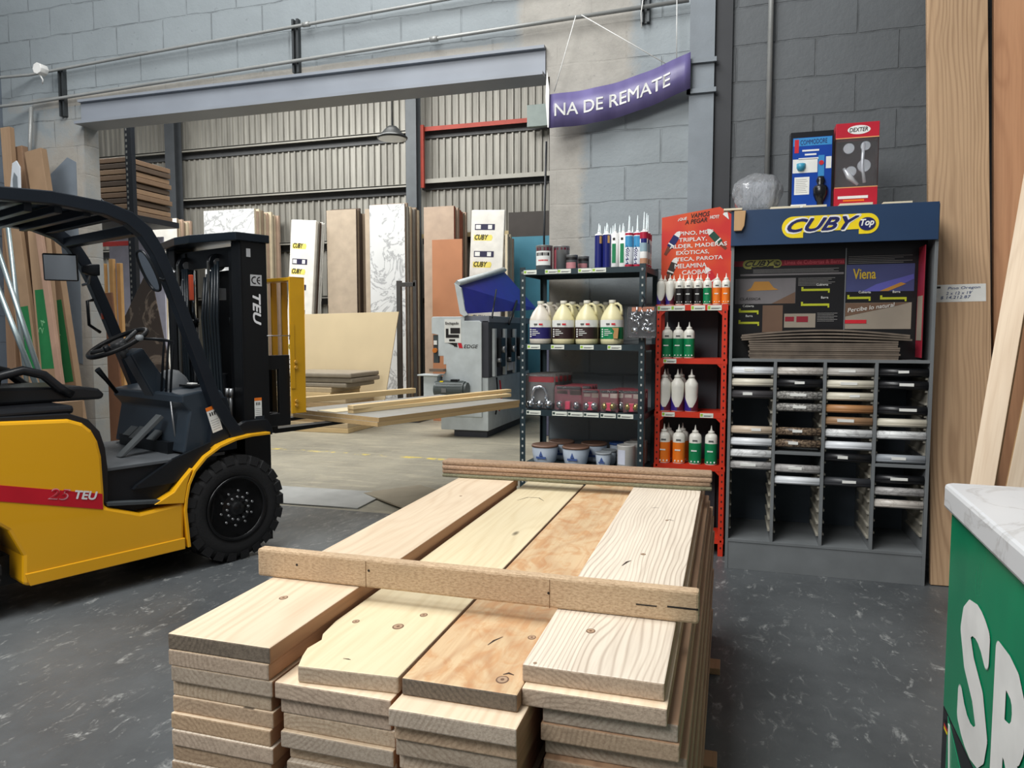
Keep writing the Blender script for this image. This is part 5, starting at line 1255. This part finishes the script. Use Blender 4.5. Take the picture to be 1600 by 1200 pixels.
def batten(px0, py0, px1, py1, z, h, w, lab, m=LT):
    a = atZ(px0, py0, z); b = atZ(px1, py1, z); d = b-a
    o = G().box(0, d.length, 0, w, 0, h).ob('batten', m, None, .002, a); o.rotation_euler = (0, 0, math.atan2(d.y, d.x))
    return tag(o, lab, 'batten', 'battens lying on the sheets')
zz = .8682
batten(552, 646, 799, 620, zz, .031, .07, 'lower batten of the near pair on the forklift load')
batten(552, 640, 799, 613, zz+.0315, .031, .068, 'upper batten of the near pair on the forklift load')
batten(466, 631, 650, 614, zz+.0046, .050, .07, 'far single batten on the forklift load')
o = G().box(0, .60, 0, .22, 0, .004).ob('thin_panel', mat('thin_panel_cream', (222, 206, 168), .6), None, 0, LP+LX*.03+LYv*.52+Vector((0, 0, .0675))); o.rotation_euler = (0, 0, la)
tag(o, 'thin cream panel lying between the battens on the load', 'panel')
# ================================================================== BACK ROOM
def sheet(w, h, t, m, loc, rot=(0, 0, 0), label='', cat='sheet', group=None, name='board_sheet', edge=None, bev=.001):
    g = G(); vs = [(0,0,0),(w,0,0),(w,t,0),(0,t,0),(0,0,h),(w,0,h),(w,t,h),(0,t,h)]
    g.add(vs, [(0,1,5,4),(2,3,7,6)], 0); g.add(vs, [(0,3,2,1),(4,5,6,7),(1,2,6,5),(3,0,4,7)], 1)
    o = g.ob(name, [m, edge or m], None, bev, loc); o.rotation_euler = rot
    return tag(o, label, cat, group)
MDF = mat('sheet_beige', (180, 164, 144), .6); TAU = mat('sheet_taupe', (182, 160, 140), .55); CRM = mat('edge_cream', (214, 200, 172), .6); DKE = mat('edge_dark_brown', (84, 68, 58), .6)
BRE = mat('edge_brown', (150, 132, 112), .6); WMB = marble('sheet_white_marble', (222, 224, 224), (120, 122, 126), 2.2, contrast=.7); OBR = mat('sheet_orange_brown', (184, 126, 90), .5, sc=2)
REDE = mat('edge_red_brown', (166, 84, 58), .6); WRAP = mat('wrap_white', (232, 230, 222), .35); GRE = mat('edge_grey', (128, 124, 116), .6); PNKE = mat('edge_pinkish', (190, 164, 144), .6)
def pstack(px0, px1, pyt, Y, n, tpx, face, edges, facename, where, grp, ratio=.92, lean=0, skip=0, gap=.3):
    """n upright sheets one behind the other, their right edges showing past the front one"""
    a = atY(px0, pyt, Y); b = atY(px1, pyt, Y); w = b.x-a.x
    # depth covering the pixels of visible edge
    dep = Y*(1142-px1)/max(1.0, (1142-px1-tpx))-Y; st = dep/max(1, n)
    for i in range(n):
        y = Y+st*i; h = a.z-.05*rnd.random()*(i > 0)+(.04 if i % 4 == 2 else 0)
        e = edges[i % len(edges)]; xo = rnd.uniform(-.03, .03) if i else 0
        lab = ('%s, front sheet %s' % (facename, where)) if i == 0 else '%s edged sheet %s, %s from the front' % (ename[e.name], where, ['', 'second', 'third', 'fourth', 'fifth', 'sixth', 'seventh', 'eighth', 'ninth', 'tenth', 'eleventh', 'twelfth'][i])
        sheet(w, h, max(.012, st*(1-gap)), face if i == 0 else e, (a.x+xo, y, .001), (0, 0, 0), lab, 'sheet', grp, 'upright_sheet', e)
ename = {'edge_cream': 'cream', 'edge_dark_brown': 'dark', 'edge_brown': 'brown', 'edge_red_brown': 'reddish', 'edge_grey': 'grey', 'edge_pinkish': 'pinkish', 'wrap_white': 'white wrapped'}
pstack(238, 276, 343, 12.0, 7, 34, WRAP, [BRE, CRM, PNKE], 'white wrapped sheet', 'at far left behind the forklift mast', 'upright sheets behind the mast, left')
pstack(318, 397, 330, 12.0, 10, 48, WMB, [CRM, PNKE, CRM, BRE], 'pale marble patterned sheet', 'behind the forklift mast', 'upright sheets behind the mast, right')
pstack(510, 556, 329, 11.8, 6, 20, MDF, [DKE, BRE, DKE], 'plain taupe sheet', 'standing right of the white wrapped pack', 'upright taupe sheets')
pstack(577, 632, 321, 11.7, 8, 26, WMB, [BRE, GRE, BRE, CRM], 'white marble patterned sheet', 'in the middle of the row', 'upright marble sheets')
pstack(570, 577, 327, 11.75, 1, 2, MDF, [BRE], 'narrow taupe sheet', 'hugging the left of the marble one', 'narrow taupe sheets')
pstack(662, 709, 324, 11.8, 7, 26, TAU, [REDE, BRE, PNKE, REDE], 'tall taupe sheet', 'right of the grey steel column', 'upright sheets right of the column')
pstack(789, 793, 366, 11.9, 4, 12, CRM, [CRM, PNKE], 'narrow cream wrapped sheet', 'right of the white printed pack', 'narrow sheets beside the blue panel')
a = atY(675, 375, 11.3); b = atY(722, 375, 11.3)
sheet(b.x-a.x, a.z, .03, OBR, (a.x, 11.3, .001), (0, 0, 0), 'shorter orange brown sheet standing before the tall taupe one', 'sheet', None, 'upright_sheet', REDE)
NB = mat('wrap_navy_band', (40, 38, 70), .5); YB = mat('wrap_yellow', (236, 220, 110), .5)
def wrapped(px0, px1, pyt, Y, lean, label, n, edges, where, zz0):
    a = atY(px0, pyt, Y); b = atY(px1, pyt, Y); w = b.x-a.x; h = a.z
    t = thing('wrapped_sheet_pack', label, 'wrapped pack', (a.x-lean*h, Y, .001), 0, None, (0, math.atan(lean), 0))
    H = math.hypot(h, lean*h)
    G().box(0, w, 0, .05, 0, H).ob('pack', WRAP, t, .012)
    k = 0
    for j in range(6):
        z = H-.16-j*.46
        if z < 1.0: break
        if not (zz0 and j == 0):
            G().box(w*.12, w*.72, -.003, -.0005, z-.18, z-.08).ob('printed_band', NB, t)
            G().box(w*.15, w*.30, -.0045, -.003, z-.165, z-.095).box(w*.52, w*.64, -.0045, -.003, z-.165, z-.095).ob('band_print', PAPER, t)
        G().box(w*.10, w*.64, -.002, -.0005, z-.36, z-.40+.135).ob('yellow_print', YB, t)
        txt('CUBY', INK, t, (w*.13, -.0035, z-.345), (1, 0, 0), (0, 0, 1), .085, w*.40, .03, .3)
        vs = [(w*.60+w*.065*math.cos(q), -.003, z-.305+.045*math.sin(q)) for q in [2*math.pi*i/14 for i in range(14)]]
        G().add(vs, [tuple(range(14))]).ob('print_disc', YB, t)
    if n: 
        for i in range(n):
            e = edges[i % len(edges)]
            o = sheet(w*.98, H-.03*rnd.random(), .022, e, (a.x-lean*h+.01*(i+1)*.5, Y+.06+.05*i, .001), (0, math.atan(lean), 0), '%s edged sheet %s, %s behind the wrapped front' % (ename[e.name], where, ['first', 'second', 'third', 'fourth', 'fifth', 'sixth', 'seventh'][i]), 'sheet', 'sheets ' + where, 'upright_sheet', e)
wrapped(737, 789, 328, 11.9, .045, 'white plastic wrapped pack with printed bands, nearest the blue panel', 0, [], '', 0)
wrapped(455, 494, 343, 11.6, .075, 'white plastic wrapped pack with printed bands, behind the yellow backrest', 5, [WRAP, GRE, DKE, WRAP], 'leaning behind the left printed pack', 1)
# big beige sheet leaning
a = atY(626, 487, 10.7); b = atY(607, 606, 10.62)
dx = (a.x-b.x); dz_ = a.z-b.z; hx = a.x - dx/dz_*a.z
o = G().prism([(-1.85, 0), (0, 0), (a.x-hx, a.z), (a.x-hx-1.85, a.z-.03)], 'y', 0, .018).ob('beige_sheet', mat('sheet_warm_beige', (214, 196, 160), .55, sc=2, var=.03), None, .001, (hx, 10.52, .001))
o.rotation_euler = (-.06, 0, 0); tag(o, 'large plain beige sheet leaning before the upright stacks', 'sheet')
# low pile of sheets with rough wrapped top
for i in range(12):
    z0 = .001+.075*i; col = [LT, mat('pile_beige', (196, 176, 142), .6), mat('pile_tan', (176, 150, 112), .6), mat('pile_grey', (150, 140, 124), .6)][[0, 1, 2, 1, 0, 2, 1, 0, 1, 3, 3, 3][i]]
    x1 = -5.42+(.09 if i > 9 else 0)+rnd.uniform(-.03, .05)*(i < 9)
    o = G().box(-1.25, 0, 0, .9, 0, .0745 if i < 9 else .07).ob('piled_board', col, None, .008 if i < 9 else .02, (x1-(.25 if i in (7, 8) else 0), 9.45+rnd.uniform(0, .05), z0))
    tag(o, 'thick board in the low pile behind the backrest, %s from the bottom' % ['first', 'second', 'third', 'fourth', 'fifth', 'sixth', 'seventh', 'eighth', 'ninth', 'tenth', 'eleventh', 'twelfth'][i], 'board', 'boards in the low pile')
# dark steel A frame post before the marble stack
AF = mat('frame_dark_steel', (72, 70, 68), .5, .3)
t = thing('steel_frame', 'dark steel storage frame standing between marble and taupe sheets', 'frame', atY(625, 667, 11.0)); q = t.location.copy(); t.location = (q.x, 11.0, 0)
G().box(-.04, .04, 0, .06, 0, 2.35).ob('upright', AF, t, .003); G().box(.04, .30, .0, .04, 2.25, 2.32).ob('crossbar', AF, t, .003); G().box(.26, .32, .0, .06, 0, 2.35).ob('upright', AF, t, .003); G().box(-.1, .36, -.05, .5, 0, .06).ob('base', AF, t)
# blue panel/doorway
struct(G().box(-3.85, -2.2, BY-.30, BY-.26, .0, 3.22).ob('door_1', mat('blue_door', (70, 136, 158), .5, sc=2, var=.08)))
struct(G().box(-3.9, -2.2, BY-.30, BY-.24, 3.22, 3.66).ob('trim_14', mat('lintel_dark', (60, 54, 50), .6)))
# grey box on the red girt
t = tag(G().box(-.32, .32, 0, .12, 0, .38).ob('electrical_cabinet', mat('box_grey_green', (132, 146, 142), .5), None, .006, (-3.22, BY-.36, 5.13)), 'grey electrical box fixed on the back wall above the red rail', 'electrical box')
# pendant high bay lamp
lp = atY(613, 217, 9.0)
t = thing('pendant_lamp', 'round high bay lamp hanging in the back room', 'lamp', lp)
G().lathe([(.20, 0), (.205, .02), (.16, .05), (.10, .12), (.06, .16), (0, .17)], n=24).ob('lamp_housing', mat('lamp_dark', (60, 62, 62), .35, .5), t)
G().cyl((0, 0, -.004), (0, 0, 0), .185, n=24).ob('lens', mat('lamp_lens', (206, 206, 196), .3), t)
G().tube([(0, 0, .17), (0, 0, 2.4)], .012, 6).ob('stem', STEEL, t)
# pallet rack upright with boards on a shelf, far left
RK = mat('rack_dark', (24, 30, 38), .45, .3)
ra = atY(203, 300, 8.0)
t = thing('pallet_rack', 'dark perforated pallet rack upright with a shelf of boards', 'rack', (ra.x, 8.0, 0))
G().box(-.06, .05, 0, .07, 0, 5.2).ob('upright', RK, t, .004)
g = G(); z = 1.2
while z < 4.9: g.box(-.045, -.02, -.001, .001, z, z+.035); z += .075
g.ob('slots', mat('rack_slots', (110, 112, 110), .6), t)
G().tube([(-.85, .0, 3.62), (-.06, .0, 2.95)], .012, 6).ob('brace', RK, t)
G().box(-2.2, -.0, .03, .9, 3.02, 3.10).ob('shelf_beam', RK, t, .003)
G().box(-2.0, .0, .02, .06, 2.68, 2.74).ob('beam', mat('rack_beam_red', (170, 44, 40), .5), t, .003)
cols_ = [mat('rack_board_brown', (112, 90, 70), .6), mat('rack_board_tan', (132, 108, 84), .6), mat('rack_board_dark', (76, 62, 50), .6)]
for i in range(10):
    o = G().box(-2.0, 0, 0, .8, 0, .066).ob('rack_board', cols_[i % 3], None, .006, (ra.x-.075+rnd.uniform(-.04, .0), 8.06, 3.101+.0785*i))
    o.rotation_euler = (0, R(0), 0); tag(o, 'brown board stacked high on the dark rack, %s from the bottom' % ['first', 'second', 'third', 'fourth', 'fifth', 'sixth', 'seventh', 'eighth', 'ninth', 'tenth'][i], 'board', 'boards stacked on the rack')
# lavender white panel and narrow timbers seen through the forklift
a = atY(157, 372, 8.6); b = atY(212, 372, 8.6)
sheet(b.x-a.x+.35, a.z, .02, mat('panel_lavender', (196, 196, 216), .5), (a.x, 8.75, .001), (R(0), 0, 0), 'large lavender white panel standing behind the left pier', 'panel', None, 'white_panel')
for i, (px_, pyt, w) in enumerate(((159, 412, .05), (166, 404, .05), (172, 410, .05))):
    a = atY(px_, pyt, 6.2); o = G().box(0, w, 0, .04, 0, a.z).ob('timber_strip', mat('strip_pine', (208, 164, 108), .6), None, .002, (a.x-.02, 6.2+.05*i, .001))
    tag(o, ['left', 'middle', 'right'][i] + ' narrow pine strip standing behind the far forklift post', 'timber strip', 'pine strips behind the forklift')
a = atY(165, 460, 6.0)
sheet(.28, a.z, .02, mat('panel_brown', (124, 84, 60), .55), (a.x-.02, 5.95, .001), (0, R(-4), 0), 'brown panel leaning just inside the doorway', 'panel', None, 'brown_panel')
a = atY(215, 440, 6.9); 
x6 = atY(180, 600, 6.9).x; sp = [atY(px_, py_, 6.9) for px_, py_ in ((275, 655), (262, 560), (236, 432), (228, 426), (196, 492), (160, 560))]
g = G().prism([(x6-.1, 0), (sp[0].x-x6, 0)]+[(p.x-x6, p.z) for p in sp], 'y', 0, .012)
o = g.ob('marble_slab', marble('slab_dark_marble', (74, 64, 58), (170, 156, 142), 1.6, contrast=.6), None, .002, (atY(180, 600, 6.9).x, 6.9, .001)); tag(o, 'dark veined marble patterned slab seen behind the steering wheel', 'slab')
sheet(.34, 2.75, .03, WRAP, (atY(222, 400, 9.2).x, 9.2, .001), (0, R(3), 0), 'white upright sheet seen between mast and guard post', 'sheet', None, 'upright_sheet', CRM)
# ------------------------------------------------------------------ edge banding machine
EG = mat('machine_grey', (200, 208, 210), .4); ED = mat('machine_dark', (58, 60, 68), .5); EBL = mat('machine_blue', (36, 40, 150), .4); EMG = mat('machine_mid_grey', (122, 126, 136), .45)
mx0 = -4.10; my = 9.6
mc = thing('edge_banding_machine', 'grey edge banding machine with raised blue lined hood', 'machine', (mx0, my, 0))
G().box(.12, .84, .035, 2.2, .10, .86).ob('base_cabinet', EG, mc, .01)
G().box(.3, .8, .1, 2.1, 0, .10).ob('plinth', ED, mc)
pl = [(.16, .86), (.22, .95), (.22, 1.04), (.18, 1.04), (.18, 1.16), (.10, 1.16), (.10, 1.46), (.0, 1.48), (.0, 1.70), (.02, 1.72), (.50, 1.72), (.50, 1.66), (.72, 1.66), (.755, 1.63), (.755, .30), (.16, .30)]
G().prism(pl, 'y', 0, .03).ob('side_plate', EG, mc, .006)
G().box(.02, .10, .01, .06, 1.06, 1.46).ob('control_panel', mat('control_dark', (62, 72, 74), .5), mc, .003)
G().box(.03, .08, .0, .01, 1.32, 1.38).ob('screen', PAPER, mc); G().cyl((.055, -.03, 1.24), (.055, .01, 1.24), .035, n=14).ob('stop_button', mat('button_amber', (206, 120, 40), .4), mc)
st_ = G().box(.20, .45, -.003, -.0005, 1.35, 1.68).ob('poster_sheet', PAPER, mc)
txt('Enchapado', INK, st_, (.215, -.005, 1.595), (1, 0, 0), (0, 0, 1), .05, .20, .02)
G().box(.29, .435, -.005, -.003, 1.48, 1.56).box(.22, .26, -.005, -.003, 1.46, 1.55).box(.22, .42, -.005, -.003, 1.42, 1.465).box(.27, .36, -.005, -.003, 1.37, 1.40).ob('print_blocks', INK, st_)
g = G().prism([(.24, 1.35), (.30, 1.35), (.36, 1.285), (.36, 1.30), (.39, 1.285), (.39, 1.345), (.33, 1.345), (.32, 1.32)], 'y', -.003, -.0005); g.ob('logo_shape', INK, mc)
G().prism([(.40, 1.345), (.455, 1.345), (.475, 1.275), (.42, 1.275)], 'y', -.003, -.0005).ob('logo_shape', RED, mc)
txt('EDGE', INK, mc, (.49, -.002, 1.275), (1, 0, 0), (0, 0, 1), .05, .215, .01, .25)
G().box(-.16, .16, -.16, .1, .88, .90).box(-.08, .13, -.12, .06, .30, .88).ob('infeed_table', EG, mc, .004)
G().box(-.0, .22, -.1, .0, .94, .98).ob('infeed_rail', mat('rail_brown', (110, 96, 84), .5), mc)
mo = G().cyl((.12, -.14, .70), (.56, -.14, .70), .115, n=24).cyl((.56, -.14, .70), (.60, -.14, .70), .10, n=24).ob('motor', mat('motor_dark_grey', (74, 82, 82), .45), mc, .004)
g = G()
for i in range(14):
    a = R(20+i*24); g.box(.15, .54, -.14+.113*math.cos(a)-.003, -.14+.113*math.cos(a)+.003, .70+.113*math.sin(a)-.008, .70+.113*math.sin(a)+.008)
g.ob('fins', mat('motor_dark_grey', (74, 82, 82)), mo); G().box(.36, .46, -.19, -.09, .80, .84).ob('terminal_box', BLACK, mo); G().box(.25, .32, -.262, -.255, .66, .72).ob('plate', STEEL, mo); G().box(.2, .25, -.2, -.16, .8, .815).ob('yellow_tag', YPR, mo)
G().box(.75, .85, .03, 2.1, .86, 1.66).ob('machine_bed', ED, mc, .005)
G().box(.50, .86, .03, 2.2, 1.64, 1.73).ob('top_rail', EMG, mc, .005)
for i in range(3):
    G().box(.86, .90, .15+.5*i, .24+.5*i, .87, 1.55).ob('unit_column', EG, mc, .003)
    G().box(.86, .95, .30+.5*i, .52+.5*i, 1.0+.05*i, 1.42).ob('unit', BLACK, mc, .01)
    G().cyl((.95, .36+.5*i, 1.25), (1.0, .36+.5*i, 1.25), .05, n=14).cyl((.93, .2+.5*i, 1.1), (.98, .2+.5*i, 1.1), .03, n=10).ob('unit_wheel', STEEL, mc)
G().box(.86, .89, .85, 1.1, .92, 1.38).ob('white_guard', WHITE, mc, .003)
G().tube([(.88, .3, .85), (.9, .3, .5), (.88, .25, .32), (.87, .33, .42)], .012, 6).ob('hose_black', BLACK, mc); G().tube([(.88, .45, .8), (.9, .47, .55), (.88, .42, .35)], .012, 6).ob('hose_red', RED, mc)
g = G()
for i in range(5): g.box(.22+.06*i, .255+.06*i, -.01, 0, .40 if i % 2 else .36, .62)
G().box(.20, .56, -.02, .0, .36, .66).ob('vent_box', mat('vent_grey', (180, 186, 190), .4), mc, .004)
G().box(.28, .295, -.024, -.02, .40, .60).box(.44, .455, -.024, -.02, .40, .60).ob('vent_slots', ED, mc)
# hood: a long lid hinged at the far side and tilted open
hx0, hz0 = .42, 1.74
hd_ = G().prism([(.0, 0), (.04, -.02), (.12, .34), (.05, .42)], 'y', 0, 3.0)
g = G().add([(.44, .0, 1.74), (.50, .0, 2.12), (.56, .0, 2.14), (.60, 0, 1.74)], [(0, 1, 2, 3)])
hood = G().prism([(.36, 2.19), (.44, 1.76), (.50, 1.72), (.56, 1.74), (.52, 1.80), (.46, 2.12)], 'y', -.02, .02)
ho = hood.ob('hood_end', EG, mc, .004)
E1p = [(.40, .0, 2.16), (.40, 2.2, 2.52), (.98, 2.2, 1.88), (.56, .0, 1.76)]
vs = [Vector(p) for p in E1p] + [Vector(p)+Vector((-.03, 0, .03)) for p in E1p]
G().add(vs, [(0,1,2,3),(7,6,5,4),(0,4,5,1),(1,5,6,2),(2,6,7,3),(3,7,4,0)]).ob('hood_lining', EBL, mc)
G().tube([(.40, -.01, 2.18), (.40, 2.2, 2.55)], .05, 4).ob('hood_rim', EG, mc)
G().tube([(.86, .15, 1.70), (.68, .9, 2.14)], .012, 6).ob('gas_strut', BLACK, mc); G().tube([(.88, .9, 1.62), (.80, 1.6, 2.0)], .02, 6).ob('gas_strut', BLACK, mc)
tag(G().box(0, .5, 0, 2.0, 0, 1.55).ob('machine_enclosure', mat('enclosure_violet_grey', (96, 98, 122), .5), None, .01, (-2.55, 10.1, .001)), 'violet grey machine housing right of the edge banding machine', 'machine housing')
# ------------------------------------------------------------------ floor bits by the doorway
o = G().box(0, 1.15, 0, .62, 0, .012).ob('floor_panel', mat('floor_sheet_grey', (168, 170, 168), .55), None, .001, (-4.15, 5.37, .0005)); o.rotation_euler = (0, 0, R(2)); tag(o, 'flat pale sheet lying on the floor in the doorway', 'floor sheet')
o = G().prism([(0, 0), (.9, .03), (.88, .045), (0, .012)], 'y', 0, .6).ob('bent_sheet', mat('cardboard_grey', (150, 140, 120), .7), None, .001, (-3.25, 5.95, .0)); o.rotation_euler = (0, 0, R(-38)); tag(o, 'bent dusty sheet lying on the floor beyond the doorway', 'floor sheet')
# ================================================================== LEFT CORNER TIMBERS
LW = [wood('leaning_tan', (164, 136, 108), (120, 92, 68), 'z', 2, 5, contrast=.35), wood('leaning_brown', (138, 110, 86), (98, 74, 56), 'z', 2, 6, contrast=.4), mat('carton_brown', (158, 130, 102), .7)]
GRL = mat('carton_green', (34, 118, 66), .6)
def leaner(pt, pb, wpx, y0, t, m, label, name='leaning_board', green=None, cat='board', plastic=False):
    """a board standing on the floor and leaning sideways; pt,pb = pixel of its top left and a lower left point"""
    a = atY(pt[0], pt[1], y0); b = atY(pb[0], pb[1], y0)
    sl = (a.x-b.x)/(a.z-b.z); w = (atY(pt[0]+wpx, pt[1], y0).x-a.x)
    fx = a.x - sl*a.z
    H = a.z*math.sqrt(1+sl*sl)
    th_ = thing(name, label, cat, (fx, y0, .002), 0, 'boards and cartons in the left corner', (0, math.atan(sl), 0))
    G().box(0, w, 0, t, 0, H).ob('board', m, th_, .003)
    if green:
        z0, z1 = green; G().box(w*.12, w*.88, -.0015, -.0003, z0, z1).ob('green_panel', GRL, th_)
        txt('24', mat('chalk_green', (120, 180, 130), .6), th_, (w*.35, -.003, (z0+z1)/2-.04), (.4, 0, 1), (-1, 0, .4), .05, .12, 0)
    return th_
leaner((0, 200), (30, 610), 14, 4.95, .05, LW[0], 'tall reddish tan board at the left picture edge, tallest of the corner boards')
leaner((14, 232), (62, 610), 20, 5.02, .06, LW[1], 'tan board second from the left edge in the left corner')
leaner((38, 238), (94, 610), 26, 5.00, .06, LW[2], 'brown carton with a green panel beside the concrete pier', green=(1.05, 1.78), cat='carton', name='tall_carton')
leaner((1, 330), (40, 625), 26, 4.86, .04, LW[2], 'brown carton with a green panel at the left picture edge', green=(1.15, 1.72), cat='carton', name='tall_carton')
leaner((40, 330), (66, 620), 28, 4.80, .05, LW[0], 'brown carton with a long green panel in the middle of the left corner', green=(1.18, 1.86), cat='carton', name='tall_carton')
leaner((52, 345), (92, 630), 9, 4.74, .03, mat('strip_pinkish', (170, 138, 118), .6), 'thin pinkish strip in front of the corner cartons')
leaner((0, 292), (12, 600), 14, 4.90, .05, LW[1], 'dark brown board at the left edge under the guard roof')
a = atY(16, 255, 4.9)
t = thing('plastic_sleeve', 'torn clear plastic sleeve around the board tops', 'plastic sleeve', (a.x, 4.90, a.z-.42))
G().prism([(0, 0), (.10, .02), (.11, .38), (.07, .44), (.02, .42), (-.02, .2)], 'y', 0, .01).ob('film', mat('film_white', (206, 212, 218), .25), t, .004)
G().prism([(.02, .10), (.075, .10), (.075, .30), (.04, .34), (.02, .28)], 'y', -.002, -.0005).ob('film_print', mat('film_print_grey', (120, 128, 134), .4), t)
TU = mat('galvanised_tube', (150, 164, 166), .3, .7)
for (p0, p1, y_, lab) in (((0, 400), (66, 595), 3.55, 'upper slanting galvanised tube behind the forklift seat'), ((0, 458), (54, 595), 3.4, 'lower slanting galvanised tube behind the forklift seat'), ((18, 400), (42, 600), 4.05, 'thin upright tube among the corner cartons')):
    a = atY(p0[0], p0[1], y_+.45); b = atY(p1[0], p1[1], y_+.60)
    d = b-a; b2 = b + d*(-(b.z-.02)/d.z) ; a2 = a - d*.35
    tag(G().tube([a2, b2], .018 if y_ < 4.5 else .012, 10).ob('metal_tube', TU), lab, 'metal tube', 'metal tubes in the left corner')
t = tag(G().box(0, .5, 0, .3, 0, .95).ob('carton', LW[2], None, .004, (atY(22, 600, 4.4).x, 4.28, .001)), 'squat brown carton standing behind the forklift seat', 'carton')
o = G().box(-.04, .04, -.03, .03, 0, .12).box(-.02, .02, -.02, .02, .10, .16).ob('red_clamp', mat('clamp_red', (196, 84, 70), .5), None, .008, (atY(80, 606, 4.4).x, 4.40, .952)); tag(o, 'small red clamp lying on the squat carton behind the seat', 'clamp')
# ================================================================== RIGHT HAND PLANKS
PL1 = wood('tall_plank_fir', (190, 158, 124), (124, 92, 64), 'z', 10, 34, contrast=.55, stretch=.14)
PL2 = wood('tall_plank_reddish', (196, 146, 108), (150, 100, 68), 'z', 7, 20, contrast=.35)
PL3 = wood('white_plank', (226, 206, 180), (190, 160, 128), 'z', 6, 16, contrast=.25, knot=False)
PEG2 = mat('plank_edge_tan', (196, 156, 108), .65)
def plank(foot, top, w, t, m, label, yaw=0, edge=None):
    """foot / top: world points of the left front edge"""
    foot = Vector(foot); top = Vector(top); d = top-foot; L = d.length
    zax = d.normalized(); xax = Vector((math.cos(yaw), math.sin(yaw), 0)); yax = zax.cross(xax).normalized(); xax = yax.cross(zax).normalized()
    g = G(); vs = [(0,0,0),(w,0,0),(w,t,0),(0,t,0),(0,0,L),(w,0,L),(w,t,L),(0,t,L)]
    g.add(vs, [(0,1,5,4),(2,3,7,6)], 0); g.add(vs, [(0,3,2,1),(4,5,6,7),(1,2,6,5),(3,0,4,7)], 1)
    o = g.ob('leaning_plank', [m, edge or m], None, .003, foot)
    o.rotation_euler = Matrix((xax, yax, zax)).transposed().to_euler()
    return tag(o, label, 'plank', 'planks leaning at the right wall')
pk = plank((1.166, 4.735, .004), (1.098, 5.22, 4.3), .325, .038, PL1, 'tall wide knotty plank with a paper price label, right of the cabinet', 0)
# paper label, lies flat on the plank
def on_plank(o, x, z): return Vector((x, 0, z))
L = G().box(.015, .300, -.0015, -.0003, 1.685, 1.790).ob('paper_label', PAPER, pk)
txt('Pino Oregon', mat('pen_blue', (60, 80, 130), .6), L, (.10, -.003, 1.755), (1, 0, .02), (0, 0, 1), .020, .17, .003, .2)
txt("2 x 12 x 19'", mat('pen_blue', (60, 80, 130)), L, (.09, -.003, 1.728), (1, 0, .02), (0, 0, 1), .018, .14, .003, .2)
txt('$ 14,212.87', mat('pen_blue', (60, 80, 130)), L, (.06, -.003, 1.700), (1, 0, .02), (0, 0, 1), .020, .16, .003, .2)
G().box(.024, .062, -.0028, -.0015, 1.768, 1.780).ob('label_logo', INK, L)
plank((1.515, 4.82, .004), (1.475, 5.22, 4.0), .22, .04, PL2, 'reddish tall plank standing against the wall at the far right', 0)
f3 = atY(1515, 757, 4.45); t3 = atY(1600, 268, 4.80); d3 = t3-f3
ft = f3 - d3*(f3.z/d3.z)*.998
plank(ft, f3+d3*1.55, .115, .035, PL3, 'pale smooth plank leaning to the right, nearer the cabinet', R(-32), PEG2)
f4 = atY(1573, 757, 4.2); t4 = atY(1600, 610, 4.3); d4 = (t4-f4)
d4 = Vector((d4.x, .16*d4.z, d4.z)); ft = f4 - d4*(f4.z/d4.z)*.998
plank(ft, ft+d4*(3.3/d4.z), .13, .035, PL3, 'pale smooth plank leaning to the right, farther right of the two', R(-10), PEG2)
# ================================================================== SALES COUNTER
cth = R(90-2.6)           # long side of the counter runs away from the corner towards the viewer
ct = thing('sales_counter', 'green sales counter with white lettering and a marble patterned top', 'counter', (.69, 2.62, 0), R(-2.6))
CTZ = 1.012
# local: x right, y away. front (left) face at x=0, running from y=0 (far) to y=-1.9 (near)
GM = N('green_vinyl'); _w = GM.noise(GM.scale(GM.obj(), (1, 1, .5)), 2.5, 3); GM.bump(_w, .25, .02)
GMM = GM.fin(GM.ramp(_w, [(.3, lin((0, 122, 84))), (.7, lin((12, 146, 98)))]), .25)
KB = mat('counter_black_base', (20, 22, 26), .35)
pr_ = [(0.0, -1.95), (0.0, -.03), (.03, 0), (.6, 0), (.6, -1.95)]
G().prism(pr_, 'z', .285, .93).ob('counter_panel', GMM, ct, .004)
G().prism(pr_, 'z', .0, .285).ob('counter_base', KB, ct, .004)
MTP = marble('counter_marble', (222, 224, 226), (150, 146, 140), 2.6, contrast=.35)
G().prism([(-.018, -1.98), (-.018, -.0), (.004, .022), (.64, .022), (.64, -1.98)], 'z', .932, CTZ).ob('countertop', MTP, ct, .012)
txt('S', WHITE, ct, (-.0015, -.235, .322), (0, -1, 0), (0, 0, 1), .40, .26, .055)
txt('R', WHITE, ct, (-.0015, -.575, .322), (0, -1, 0), (0, 0, 1), .38, .26, .055)
G().prism([(-.10, .285), (-.62, .06), (-.10, .05)], 'x', -.0015, -.0004).ob('green_wedge', GMM, ct)
G().prism([(-.12, .27), (-.135, .27), (-.16, .10), (-.15, .10)], 'x', -.004, -.002).ob('white_line', WHITE, ct)
g = G().box(-.003, -.0016, -.105, -.065, .245, .255, 0).box(-.003, -.0016, -.105, -.065, .235, .245, 1).box(-.003, -.0016, -.105, -.065, .225, .235, 2)
g.ob('flag_sticker', [INK, RED, YPR], ct)
